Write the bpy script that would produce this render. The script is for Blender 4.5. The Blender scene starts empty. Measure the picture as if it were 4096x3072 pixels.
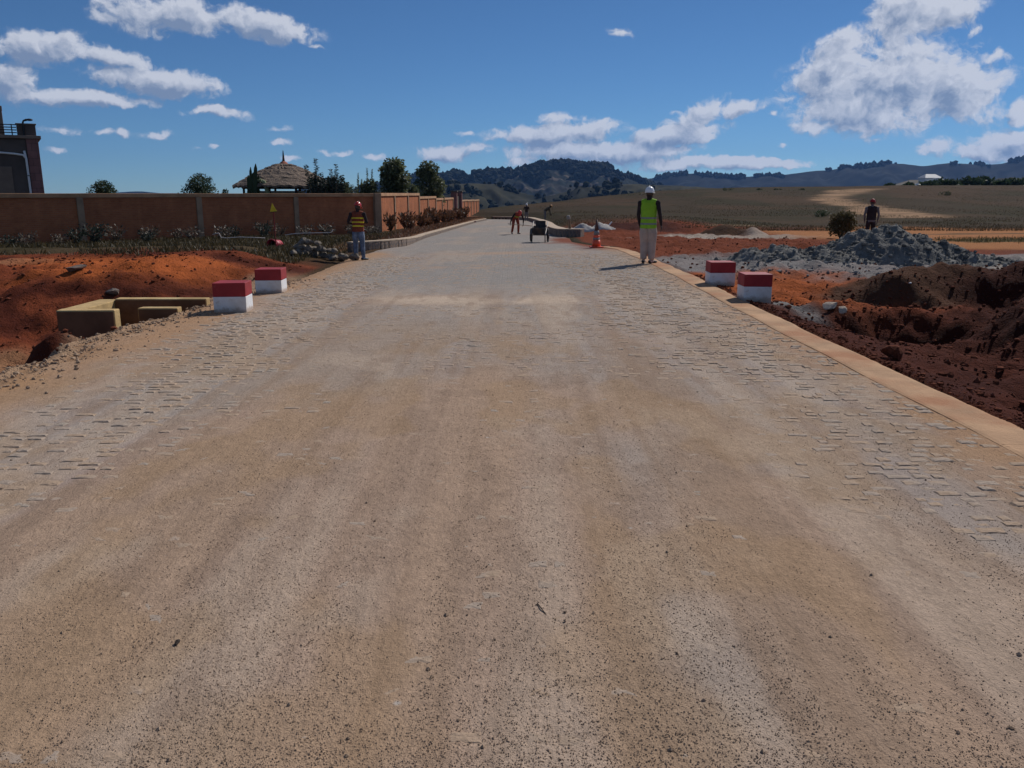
import bpy, bmesh, math, random
import numpy as np
from mathutils import Vector, Matrix, noise as mnoise

R = math.radians
rng = np.random.default_rng(7)
random.seed(7)
scene = bpy.context.scene
COL = scene.collection

# ------------------------------------------------------------------ camera
EYE = 1.70
F = 3312.0                      # focal length in pixels of the 4096-wide photograph
PITCH = math.atan((1536 - 775) / F)
cam_d = bpy.data.cameras.new('camera')
cam_d.sensor_width = 36.0
cam_d.lens = 36.0 * F / 4096.0
cam_d.clip_start = 0.05
cam_d.clip_end = 20000.0
cam = bpy.data.objects.new('camera', cam_d)
COL.objects.link(cam)
cam.location = (0, 0, EYE)
cam.rotation_euler = (R(90) - PITCH, 0, 0)
scene.camera = cam

# ------------------------------------------------------------------ exposure
vs = scene.view_settings
vs.view_transform = 'Standard'
vs.look = 'None'
vs.exposure = 0.06
vs.gamma = 1.0
vs.use_curve_mapping = False
scene.render.engine = 'CYCLES'
scene.cycles.use_denoising = True
scene.cycles.max_bounces = 4
scene.cycles.diffuse_bounces = 2
scene.cycles.glossy_bounces = 1
scene.cycles.transparent_max_bounces = 6
scene.cycles.volume_bounces = 0

# ------------------------------------------------------------------ sun
SUN_AZ = math.atan2(0.60, 0.80)          # clockwise from +Y
SUN_EL = R(40)
SUN = Vector((math.sin(SUN_AZ) * math.cos(SUN_EL), math.cos(SUN_AZ) * math.cos(SUN_EL), math.sin(SUN_EL)))
sun_d = bpy.data.lights.new('sun', 'SUN')
sun_d.energy = 3.7
sun_d.angle = R(0.53)
sun_d.color = (1.0, 0.955, 0.89)
sun = bpy.data.objects.new('sun', sun_d)
COL.objects.link(sun)
sun.rotation_euler = (-SUN).to_track_quat('-Z', 'Y').to_euler()
sun.location = SUN * 60


# ------------------------------------------------------------------ pixel helpers
def ray(u, v):
    a, b = (u - 2048) / F, (v - 1536) / F
    return Vector((a, math.cos(PITCH) - b * math.sin(PITCH), -math.sin(PITCH) - b * math.cos(PITCH)))


def at(u, v, Y):
    d = ray(u, v)
    t = Y / d.y
    return Vector((d.x * t, Y, EYE + d.z * t))


def azel(u, v):
    d = ray(u, v)
    return math.atan2(d.x, d.y), math.atan2(d.z, math.hypot(d.x, d.y))


# ------------------------------------------------------------------ node helpers
class NT:
    def __init__(self, tree):
        self.t = tree
        tree.nodes.clear()

    def n(self, typ, **kw):
        nd = self.t.nodes.new(typ)
        for k, v in kw.items():
            setattr(nd, k, v)
        return nd

    def l(self, a, b):
        self.t.links.new(a, b)

    def inp(self, sock, v):
        if v is None:
            return
        if isinstance(v, bpy.types.NodeSocket):
            self.l(v, sock)
        else:
            sock.default_value = v

    def math(self, op, a, b=None, c=None, clamp=False):
        nd = self.n('ShaderNodeMath', operation=op, use_clamp=clamp)
        for i, v in enumerate((a, b, c)):
            self.inp(nd.inputs[i], v)
        return nd.outputs[0]

    def vmath(self, op, a, b=None):
        nd = self.n('ShaderNodeVectorMath', operation=op)
        self.inp(nd.inputs[0], a)
        self.inp(nd.inputs[1], b)
        return nd.outputs[0]

    def mix(self, fac, a, b, blend='MIX'):
        nd = self.n('ShaderNodeMix', data_type='RGBA', blend_type=blend)
        self.inp(nd.inputs[0], fac)
        for s, v in ((nd.inputs[6], a), (nd.inputs[7], b)):
            if isinstance(v, tuple):
                v = (v[0], v[1], v[2], 1.0)
            self.inp(s, v)
        return nd.outputs[2]

    def noise(self, vec, scale, detail=4.0, rough=0.55, dist=0.0, out=0):
        nd = self.n('ShaderNodeTexNoise')
        self.inp(nd.inputs['Vector'], vec)
        nd.inputs['Scale'].default_value = scale
        nd.inputs['Detail'].default_value = detail
        nd.inputs['Roughness'].default_value = rough
        nd.inputs['Distortion'].default_value = dist
        return nd.outputs[out]

    def ramp(self, v, lo, hi, a=0.0, b=1.0, smooth=True):
        nd = self.n('ShaderNodeMapRange')
        nd.interpolation_type = 'SMOOTHSTEP' if smooth else 'LINEAR'
        self.inp(nd.inputs[0], v)
        nd.inputs[1].default_value, nd.inputs[2].default_value = lo, hi
        nd.inputs[3].default_value, nd.inputs[4].default_value = a, b
        return nd.outputs[0]

    def bump(self, h, strength=0.5, dist=0.02, normal=None):
        nd = self.n('ShaderNodeBump')
        nd.inputs['Strength'].default_value = strength
        nd.inputs['Distance'].default_value = dist
        self.l(h, nd.inputs['Height'])
        if normal is not None:
            self.l(normal, nd.inputs['Normal'])
        return nd.outputs[0]


# ------------------------------------------------------------------ world: clear low sky with scattered cumulus
world = bpy.data.worlds.new('World')
scene.world = world
world.use_nodes = True
W = NT(world.node_tree)
tc = W.n('ShaderNodeTexCoord')
dirv = W.vmath('NORMALIZE', tc.outputs['Generated'])
sep = W.n('ShaderNodeSeparateXYZ')
W.l(dirv, sep.inputs[0])
sky = W.n('ShaderNodeTexSky')
sky.sky_type = 'NISHITA'
sky.sun_disc = False
sky.sun_elevation = SUN_EL
sky.sun_rotation = SUN_AZ
sky.altitude = 1300.0
sky.air_density = 0.80
sky.dust_density = 0.0
sky.ozone_density = 5.0
SKY_STRENGTH = 0.066
skyc = W.vmath('SCALE', sky.outputs[0])
skyc.node.inputs[3].default_value = SKY_STRENGTH
skyc = W.vmath('MULTIPLY', skyc, (0.55, 0.76, 0.90))      # the camera's rendering of this clear highland sky
az = W.math('ARCTAN2', sep.outputs[0], sep.outputs[1])
el = W.math('ARCSINE', sep.outputs[2])
cmb = W.n('ShaderNodeCombineXYZ')
W.l(az, cmb.inputs[0])
W.l(el, cmb.inputs[1])
P0 = cmb.outputs[0]
# domain warp so that cloud outlines are ragged
wn = W.noise(P0, 20.0, 5.0, 0.58, 0.0, out=1)
wv = W.vmath('SUBTRACT', wn, (0.5, 0.5, 0.5))
wv = W.vmath('MULTIPLY', wv, (0.036, 0.028, 0.0))
P1 = W.vmath('ADD', P0, wv)
CLOUDS = [  # centre u, v, half width, half height (photo pixels), tilt degrees
    (690, 62, 290, 88, 2), (1040, 92, 250, 66, 6), (430, 75, 90, 35, 0),
    (150, 185, 230, 72, -2), (430, 225, 190, 50, 8), (50, 325, 95, 100, -20),
    (640, 330, 270, 66, 4), (330, 398, 290, 36, 0), (860, 458, 150, 28, 3),
    (250, 520, 100, 30, 5), (420, 532, 70, 24, 5), (495, 540, 45, 27, 0), (620, 545, 80, 24, -3),
    (1130, 508, 70, 20, 0), (1115, 562, 65, 18, 0), (215, 605, 50, 16, 0), (790, 597, 45, 13, 0), (855, 595, 30, 12, 0),
    (1360, 607, 100, 15, 0), (1290, 182, 45, 11, 10), (1160, 632, 70, 14, 0), (1500, 620, 45, 16, 0),
    (2480, 122, 92, 28, 6), (2265, 468, 140, 27, 0), (1850, 545, 56, 17, 0),
    (2190, 545, 240, 52, 0), (2360, 520, 150, 48, 0), (1780, 615, 170, 32, 0), (1885, 600, 110, 34, 0),
    (2080, 645, 100, 30, 0), (2320, 610, 320, 52, 0),
    (2960, 425, 130, 38, -12), (2790, 470, 140, 62, -35), (2680, 550, 230, 60, -10), (2520, 610, 300, 46, 0), (2850, 655, 420, 30, 0),
    (3560, 340, 440, 190, 0), (3330, 270, 230, 120, -35), (3450, 440, 290, 110, 0), (3840, 370, 230, 130, 25),
    (3640, 70, 190, 150, 0), (3820, 50, 150, 70, -20), (3960, 222, 120, 34, 0), (3870, 120, 60, 40, 0),
    (4060, 575, 190, 60, 0), (3960, 610, 200, 46, 0), (3250, 515, 110, 40, 10), (3760, 590, 100, 46, 0), (4090, 440, 50, 70, 0),
    (3500, 556, 90, 20, 0), (2700, 450, 40, 14, 0), (3095, 453, 22, 12, 0), (3130, 570, 22, 10, 0),
]
def cloud_body(P):
    """cloud thickness at a direction: clumps where the photograph has them, ragged by noise"""
    fld = None
    for (cu, cv, hw, hh, tilt) in CLOUDS:
        a0, e0 = azel(cu, cv)
        a1, _ = azel(cu + hw, cv)
        _, e1 = azel(cu, cv - hh)
        mp = W.n('ShaderNodeMapping', vector_type='TEXTURE')
        mp.inputs['Location'].default_value = (a0, e0, 0)
        mp.inputs['Rotation'].default_value = (0, 0, R(-tilt))
        mp.inputs['Scale'].default_value = (abs(a1 - a0) * 1.36, abs(e1 - e0) * 1.36, 1)
        W.l(P, mp.inputs['Vector'])
        gr = W.n('ShaderNodeTexGradient', gradient_type='SPHERICAL')
        W.l(mp.outputs[0], gr.inputs[0])
        one = W.math('MULTIPLY', gr.outputs[1], min(1.0, max(0.50, math.sqrt(hw * hh) / 95.0)))
        fld = one if fld is None else W.math('SMOOTH_MAX', fld, one, 0.10)
    # the same kind of cumulus goes on round the rest of the sky
    genf = W.math('MULTIPLY', W.math('MULTIPLY', W.ramp(W.noise(P, 3.6, 3.0, 0.5), 0.50, 0.72), outside), above)
    fld = W.math('MAXIMUM', fld, genf)
    fb = W.noise(W.vmath('MULTIPLY', P, (1.0, 1.2, 1.0)), 33.0, 6.0, 0.56)
    fine = W.noise(P, 120.0, 4.0, 0.6)
    nz = W.math('ADD', W.math('MULTIPLY', W.math('SUBTRACT', fb, 0.5), 1.25), W.math('MULTIPLY', W.math('SUBTRACT', fine, 0.5), 0.55))
    return fld, W.math('ADD', fld, nz)


out_side = W.ramp(W.math('ABSOLUTE', az), 0.62, 0.80)
out_up = W.ramp(el, 0.235, 0.30)
outside = W.math('MAXIMUM', out_side, out_up)
above = W.ramp(el, 0.0, 0.02)
fld, body = cloud_body(P1)
dens = W.math('MULTIPLY', W.ramp(body, 0.14, 0.52), W.ramp(fld, 0.08, 0.28))
# shading: how much cloud lies towards the sun from here
fld2, body2 = cloud_body(W.vmath('ADD', P1, (0.0060, 0.0085, 0.0)))
rel = W.math('SUBTRACT', body, body2)
thick = W.ramp(body, 0.45, 1.10)
lit = W.math('ADD', W.math('MULTIPLY', rel, 1.9), 0.66)
lit = W.math('SUBTRACT', lit, W.math('MULTIPLY', thick, 0.60))
azl = W.ramp(az, -0.55, 0.45, -0.24, 0.16, smooth=False)   # brighter towards the sun's side of the sky
lit = W.math('ADD', lit, azl, clamp=True)
cc = W.mix(lit, (0.190, 0.255, 0.385), (0.58, 0.61, 0.69))
final = W.mix(W.math('MULTIPLY', dens, 0.93), skyc, cc)
bg = W.n('ShaderNodeBackground')
W.l(final, bg.inputs[0])
bg.inputs[1].default_value = 1.0
wo = W.n('ShaderNodeOutputWorld')
W.l(bg.outputs[0], wo.inputs[0])
world.cycles.sampling_method = 'MANUAL'
world.cycles.sample_map_resolution = 512


# ------------------------------------------------------------------ numpy noise
def _hash(ix, iy, seed):
    h = (ix.astype(np.int64) * 374761393 + iy.astype(np.int64) * 668265263 + seed * 1442695041) & 0xFFFFFFFF
    h = ((h ^ (h >> 13)) * 1274126177) & 0xFFFFFFFF
    return ((h ^ (h >> 16)) & 0xFFFF) / 65535.0


def vnoise(x, y, seed=0):
    x = np.asarray(x, float); y = np.asarray(y, float)
    ix, iy = np.floor(x), np.floor(y)
    fx, fy = x - ix, y - iy
    fx = fx * fx * (3 - 2 * fx); fy = fy * fy * (3 - 2 * fy)
    a, b = _hash(ix, iy, seed), _hash(ix + 1, iy, seed)
    c, d = _hash(ix, iy + 1, seed), _hash(ix + 1, iy + 1, seed)
    return (a + (b - a) * fx) + ((c + (d - c) * fx) - (a + (b - a) * fx)) * fy


def fbm(x, y, octv=4, seed=0, gain=0.5):
    s, amp, tot = 0.0, 1.0, 0.0
    for o in range(octv):
        s = s + amp * vnoise(x * 2 ** o + 17.3 * o, y * 2 ** o - 9.1 * o, seed + o)
        tot += amp
        amp *= gain
    return s / tot


def sst(a, b, x):
    t = np.clip((np.asarray(x, float) - a) / (b - a), 0, 1)
    return t * t * (3 - 2 * t)


def bumpf(x, y, cx, cy, rx, ry, rot=0.0):
    c, s = math.cos(rot), math.sin(rot)
    dx, dy = x - cx, y - cy
    e = ((dx * c + dy * s) / rx) ** 2 + ((-dx * s + dy * c) / ry) ** 2
    return np.clip(1 - e, 0, 1) ** 2


# ------------------------------------------------------------------ materials
def mat(name, base, rough=0.9, var=0.25, scale=6.0, bump=0.3, bscale=40.0, bdist=0.01, second=None, spec=0.25, metallic=0.0, streak=False):
    m = bpy.data.materials.new(name)
    m.use_nodes = True
    t = NT(m.node_tree)
    co = t.n('ShaderNodeTexCoord').outputs['Object']
    v = co
    if streak:
        v = t.vmath('MULTIPLY', co, (1.0, 1.0, 0.18))
    n1 = t.noise(v, scale, 5.0, 0.6)
    dark = tuple(c * (1 - var) for c in base)
    light = tuple(min(1, c * (1 + var)) for c in base)
    c = t.mix(t.ramp(n1, 0.3, 0.7), dark, light)
    if second is not None:
        n2 = t.noise(v, scale * 0.45, 4.0, 0.6)
        c = t.mix(t.ramp(n2, 0.48, 0.66), c, second)
    p = t.n('ShaderNodeBsdfPrincipled')
    t.l(c, p.inputs['Base Color'])
    p.inputs['Roughness'].default_value = rough
    p.inputs['Metallic'].default_value = metallic
    p.inputs['Specular IOR Level'].default_value = spec
    if bump:
        nb = t.noise(co, bscale, 4.0, 0.6)
        t.l(t.bump(nb, bump, bdist), p.inputs['Normal'])
    o = t.n('ShaderNodeOutputMaterial')
    t.l(p.outputs[0], o.inputs[0])
    return m


def attr_mat(name, attr='Col', bump=0.6, bscale=(9.0, 55.0), bdist=(0.05, 0.012), var=0.35):
    """ground: zone colour from the mesh, grain and clods from noise"""
    m = bpy.data.materials.new(name)
    m.use_nodes = True
    t = NT(m.node_tree)
    a = t.n('ShaderNodeAttribute', attribute_name=attr)
    pos = t.n('ShaderNodeNewGeometry').outputs['Position']
    n1 = t.noise(pos, 2.3, 6.0, 0.62)
    n2 = t.noise(pos, 38.0, 4.0, 0.6)
    k = t.math('ADD', t.math('MULTIPLY', t.math('SUBTRACT', n1, 0.5), var * 2.2), t.math('MULTIPLY', t.math('SUBTRACT', n2, 0.5), var * 1.4))
    k = t.math('ADD', k, 1.0)
    c = t.vmath('SCALE', a.outputs['Color'])
    t.l(k, c.node.inputs[3])
    p = t.n('ShaderNodeBsdfPrincipled')
    t.l(c, p.inputs['Base Color'])
    p.inputs['Roughness'].default_value = 1.0
    p.inputs['Specular IOR Level'].default_value = 0.05
    b1 = t.noise(pos, bscale[0], 5.0, 0.65)
    b2 = t.noise(pos, bscale[1], 3.0, 0.6)
    nn = t.bump(b1, bump, bdist[0])
    nn = t.bump(b2, bump, bdist[1], nn)
    t.l(nn, p.inputs['Normal'])
    o = t.n('ShaderNodeOutputMaterial')
    t.l(p.outputs[0], o.inputs[0])
    return m


def leaf_mat(name, c1, c2, trans=0.25):
    m = bpy.data.materials.new(name)
    m.use_nodes = True
    t = NT(m.node_tree)
    geo = t.n('ShaderNodeNewGeometry')
    c = t.mix(geo.outputs['Random Per Island'], c1, c2)
    d = t.n('ShaderNodeBsdfPrincipled')
    t.l(c, d.inputs['Base Color'])
    d.inputs['Roughness'].default_value = 0.6
    d.inputs['Specular IOR Level'].default_value = 0.3
    tr = t.n('ShaderNodeBsdfTranslucent')
    t.l(c, tr.inputs[0])
    mx = t.n('ShaderNodeMixShader')
    mx.inputs[0].default_value = trans
    t.l(d.outputs[0], mx.inputs[1])
    t.l(tr.outputs[0], mx.inputs[2])
    o = t.n('ShaderNodeOutputMaterial')
    t.l(mx.outputs[0], o.inputs[0])
    return m


def brick_mat(name, c1, c2, mortar, bw=0.24, bh=0.075, vertical_axis='z'):
    m = bpy.data.materials.new(name)
    m.use_nodes = True
    t = NT(m.node_tree)
    co = t.n('ShaderNodeTexCoord').outputs['Object']
    s = t.n('ShaderNodeSeparateXYZ'); t.l(co, s.inputs[0])
    cb = t.n('ShaderNodeCombineXYZ')
    t.l(t.math('ADD', s.outputs[0], s.outputs[1]), cb.inputs[0]); t.l(s.outputs[2], cb.inputs[1])
    br = t.n('ShaderNodeTexBrick')
    t.l(cb.outputs[0], br.inputs[0])
    br.inputs['Scale'].default_value = 1.0
    br.inputs['Brick Width'].default_value = bw
    br.inputs['Row Height'].default_value = bh
    br.inputs['Mortar Size'].default_value = 0.009
    br.inputs['Color1'].default_value = (*c1, 1); br.inputs['Color2'].default_value = (*c2, 1); br.inputs['Mortar'].default_value = (*mortar, 1)
    n = t.noise(co, 1.3, 6.0, 0.65)
    n_b = t.noise(t.vmath('MULTIPLY', co, (1.0, 1.0, 0.25)), 2.6, 4.0, 0.6)
    k = t.math('ADD', t.math('MULTIPLY', t.math('SUBTRACT', n, 0.5), 0.9), 1.0)
    k = t.math('ADD', k, t.math('MULTIPLY', t.math('SUBTRACT', n_b, 0.5), 0.5))
    c = t.vmath('SCALE', br.outputs[0]); t.l(k, c.node.inputs[3])
    p = t.n('ShaderNodeBsdfPrincipled')
    t.l(c, p.inputs['Base Color'])
    p.inputs['Roughness'].default_value = 0.95
    p.inputs['Specular IOR Level'].default_value = 0.1
    inv = t.math('SUBTRACT', 1.0, br.outputs[1])
    t.l(t.bump(t.math('ADD', inv, t.math('MULTIPLY', t.noise(co, 30.0), 0.5)), 0.6, 0.008), p.inputs['Normal'])
    o = t.n('ShaderNodeOutputMaterial'); t.l(p.outputs[0], o.inputs[0])
    return m


M = {}
M['ground'] = attr_mat('soil', bump=0.95, bscale=(8.0, 42.0), bdist=(0.07, 0.02))
M['brick'] = brick_mat('brick', (0.40, 0.140, 0.062), (0.33, 0.108, 0.050), (0.34, 0.155, 0.085))
M['wall_concrete'] = mat('wall_concrete', (0.30, 0.20, 0.13), 0.95, 0.2, 2.0, 0.4, 25.0, 0.01)
M['coping'] = mat('coping', (0.42, 0.235, 0.13), 0.95, 0.2, 1.5, 0.4, 25.0, 0.01)
M['white_paint'] = mat('white_paint', (0.74, 0.74, 0.75), 0.75, 0.05, 5.0, 0.35, 60.0, 0.004, second=(0.63, 0.60, 0.57), spec=0.3)
def splash(m, top, fade, mud, amount):
    """mud thrown up round the foot of a thing, and rubbed patches"""
    t = NT.__new__(NT); t.t = m.node_tree
    bs = next(n for n in m.node_tree.nodes if n.type == 'BSDF_PRINCIPLED')
    src = bs.inputs['Base Color'].links[0].from_socket
    co = t.n('ShaderNodeTexCoord').outputs['Object']
    sp = t.n('ShaderNodeSeparateXYZ'); t.l(co, sp.inputs[0])
    zz = t.math('ADD', sp.outputs[2], t.math('MULTIPLY', t.math('SUBTRACT', t.noise(co, 16.0, 5.0, 0.65), 0.5), fade * 2.2))
    f = t.math('MULTIPLY', t.ramp(zz, top, top - fade), amount)
    pt = t.math('MULTIPLY', t.ramp(t.noise(co, 9.0, 6.0, 0.7), 0.60, 0.70), amount * 0.5)
    t.l(t.mix(t.math('MAXIMUM', f, pt), src, mud), bs.inputs['Base Color'])


splash(M['white_paint'], 0.085, 0.07, (0.36, 0.24, 0.16), 0.75)
M['red_paint'] = mat('red_paint', (0.30, 0.022, 0.026), 0.62, 0.16, 4.0, 0.35, 60.0, 0.004, spec=0.35)
splash(M['red_paint'], -1.0, 0.05, (0.30, 0.13, 0.09), 0.8)
M['concrete'] = mat('concrete', (0.48, 0.33, 0.155), 0.95, 0.24, 2.5, 0.6, 30.0, 0.012, second=(0.54, 0.42, 0.22))
M['edge'] = mat('edge_concrete', (0.42, 0.255, 0.145), 0.95, 0.22, 1.6, 0.7, 40.0, 0.014, second=(0.36, 0.17, 0.085))
M['kerb_cap'] = mat('kerb_cap', (0.44, 0.34, 0.25), 0.95, 0.18, 2.0, 0.4, 30.0, 0.01)
M['kerb_stone'] = mat('kerb_stone', (0.19, 0.155, 0.135), 0.95, 0.35, 5.0, 0.6, 25.0, 0.02, second=(0.30, 0.20, 0.14))
M['stone'] = mat('field_stone', (0.19, 0.16, 0.13), 0.95, 0.3, 7.0, 0.7, 30.0, 0.015, second=(0.32, 0.26, 0.21))
M['pale_stone'] = mat('pale_stone', (0.50, 0.40, 0.31), 0.95, 0.2, 5.0, 0.6, 30.0, 0.01)
M['grey_dust'] = mat('grey_stone_dust', (0.185, 0.178, 0.165), 1.0, 0.30, 3.0, 0.9, 16.0, 0.05, second=(0.12, 0.118, 0.115), spec=0.05)
M['pale_sand'] = mat('pale_sand', (0.46, 0.43, 0.40), 1.0, 0.15, 3.0, 0.8, 18.0, 0.04, spec=0.05)
M['thatch'] = mat('thatch', (0.22, 0.165, 0.125), 1.0, 0.45, 14.0, 1.0, 30.0, 0.06, second=(0.15, 0.115, 0.095), streak=True)
M['clay'] = mat('clay_cap', (0.36, 0.13, 0.08), 0.9, 0.2, 6.0)
M['dark_wood'] = mat('dark_wood', (0.045, 0.033, 0.026), 0.85, 0.3, 9.0, streak=True)
M['wood'] = mat('wood', (0.26, 0.17, 0.105), 0.9, 0.3, 12.0, 0.5, 40.0, 0.006, streak=True)
M['grey_wood'] = mat('grey_wood', (0.30, 0.27, 0.24), 0.9, 0.3, 12.0, streak=True)
M['render_dark'] = mat('dark_render', (0.105, 0.082, 0.074), 0.95, 0.2, 0.7, 0.4, 18.0, 0.02)
M['render_tan'] = mat('tan_render', (0.20, 0.145, 0.115), 0.95, 0.2, 0.7, 0.4, 18.0, 0.02)
M['facing_brick'] = brick_mat('facing_brick', (0.24, 0.12, 0.11), (0.20, 0.10, 0.095), (0.10, 0.06, 0.06), 0.5, 0.42)
M['white_pipe'] = mat('white_pipe', (0.72, 0.70, 0.70), 0.5, 0.06, 4.0, 0.0)
M['black_metal'] = mat('black_metal', (0.03, 0.028, 0.03), 0.5, 0.2, 8.0, 0.0, metallic=0.3)
M['steel'] = mat('grey_steel', (0.24, 0.235, 0.23), 0.55, 0.3, 10.0, 0.2, 50.0, 0.003, second=(0.2, 0.12, 0.08), metallic=0.4)
M['dark_steel'] = mat('dark_steel', (0.055, 0.052, 0.05), 0.7, 0.35, 8.0, 0.3, 40.0, 0.004, second=(0.09, 0.06, 0.045), metallic=0.2)
M['rubber'] = mat('rubber', (0.03, 0.03, 0.031), 0.85, 0.2, 12.0)
M['orange_plastic'] = mat('orange_plastic', (0.80, 0.095, 0.03), 0.45, 0.1, 5.0, 0.0, spec=0.5)
M['grey_band'] = mat('reflective_grey', (0.22, 0.215, 0.215), 0.4, 0.1, 20.0, 0.0)
M['dark_plastic'] = mat('dark_plastic', (0.10, 0.055, 0.05), 0.6, 0.2, 6.0, 0.0)
M['crimson'] = mat('crimson_plastic', (0.38, 0.028, 0.045), 0.5, 0.2, 5.0, 0.2)
M['yellow'] = mat('yellow_paint', (0.72, 0.50, 0.03), 0.6, 0.08, 5.0, 0.0)
M['red_pole'] = mat('red_pole', (0.20, 0.02, 0.02), 0.6, 0.15, 5.0, 0.0)
M['cord'] = mat('white_cord', (0.62, 0.55, 0.52), 0.8, 0.1, 10.0, 0.0)
M['skin'] = mat('dark_skin', (0.070, 0.036, 0.024), 0.55, 0.12, 8.0, 0.1, 60.0, 0.002, spec=0.4)
M['lime_vest'] = mat('lime_vest', (0.25, 0.46, 0.03), 0.8, 0.10, 6.0, 0.35, 14.0, 0.02)
M['orange_vest'] = mat('brown_orange_vest', (0.20, 0.045, 0.022), 0.85, 0.15, 6.0, 0.35, 14.0, 0.02)
M['yellow_tape'] = mat('yellow_tape', (0.75, 0.60, 0.03), 0.5, 0.06, 10.0, 0.0)
M['beige_cloth'] = mat('beige_cloth', (0.46, 0.35, 0.295), 0.95, 0.12, 6.0, 0.5, 12.0, 0.03)
M['jeans'] = mat('jeans', (0.105, 0.135, 0.20), 0.95, 0.3, 7.0, 0.5, 14.0, 0.03, second=(0.24, 0.28, 0.36))
M['black_cloth'] = mat('black_cloth', (0.035, 0.024, 0.025), 0.95, 0.2, 6.0, 0.4, 14.0, 0.02)
M['rust_cloth'] = mat('rust_cloth', (0.26, 0.05, 0.03), 0.95, 0.2, 6.0, 0.4, 14.0, 0.02)
M['grey_cloth'] = mat('grey_cloth', (0.16, 0.15, 0.155), 0.95, 0.2, 6.0, 0.4, 14.0, 0.02)
M['olive_cloth'] = mat('olive_cloth', (0.085, 0.07, 0.05), 0.95, 0.2, 6.0, 0.4, 14.0, 0.02)
M['red_cloth'] = mat('red_cloth', (0.36, 0.03, 0.03), 0.9, 0.15, 6.0, 0.3)
M['shoe'] = mat('black_shoe', (0.03, 0.027, 0.026), 0.5, 0.2, 6.0, 0.0)
M['red_helmet'] = mat('red_helmet', (0.50, 0.03, 0.022), 0.25, 0.05, 4.0, 0.0, spec=0.6)
M['white_helmet'] = mat('white_helmet', (0.80, 0.79, 0.80), 0.22, 0.03, 4.0, 0.0, spec=0.6)
M['orange_helmet'] = mat('orange_helmet', (0.62, 0.26, 0.05), 0.3, 0.05, 4.0, 0.0, spec=0.6)
M['eye'] = mat('eye_white', (0.6, 0.57, 0.52), 0.3, 0.02, 4.0, 0.0)
M['bark'] = mat('bark', (0.10, 0.075, 0.055), 0.95, 0.3, 8.0, 0.8, 30.0, 0.02, streak=True)
M['leaf_dark'] = leaf_mat('leaf_dark', (0.022, 0.036, 0.014), (0.065, 0.095, 0.038))
M['leaf_mid'] = leaf_mat('leaf_mid', (0.035, 0.048, 0.018), (0.19, 0.205, 0.105), 0.35)
M['leaf_blue'] = leaf_mat('leaf_blue', (0.018, 0.026, 0.022), (0.05, 0.065, 0.05))
M['leaf_dry'] = leaf_mat('leaf_dry', (0.022, 0.020, 0.012), (0.24, 0.19, 0.15), 0.15)
M['leaf_rust'] = leaf_mat('leaf_rust', (0.055, 0.035, 0.02), (0.24, 0.115, 0.065), 0.2)
M['leaf_olive'] = leaf_mat('leaf_olive', (0.06, 0.05, 0.018), (0.16, 0.13, 0.06), 0.2)
M['grass'] = leaf_mat('grass', (0.03, 0.022, 0.010), (0.085, 0.058, 0.028), 0.3)
M['grass_green'] = leaf_mat('grass_green', (0.03, 0.026, 0.011), (0.10, 0.075, 0.036), 0.3)
M['green_paint'] = mat('green_render', (0.22, 0.24, 0.13), 0.8, 0.15, 3.0, 0.2)
M['pale_render'] = mat('pale_render', (0.46, 0.42, 0.34), 0.9, 0.15, 3.0, 0.2)
M['far_wall'] = mat('far_white_wall', (0.70, 0.68, 0.66), 0.9, 0.05, 0.2, 0.0)
M['far_roof'] = mat('far_metal_roof', (0.42, 0.42, 0.44), 0.6, 0.1, 0.2, 0.0)
M['clod_red'] = mat('red_clod', (0.13, 0.042, 0.024), 1.0, 0.35, 6.0, 0.6, 25.0, 0.02, spec=0.05)
M['front_shade'] = mat('shade_sheet', (0.135, 0.066, 0.036), 0.8, 0.25, 3.0, 0.3, 25.0, 0.006)  # dark brown standing in for shade on the culvert's front faces
M['clod_grey'] = mat('grey_clod', (0.21, 0.205, 0.20), 1.0, 0.3, 6.0, 0.6, 25.0, 0.02, spec=0.05)


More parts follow.
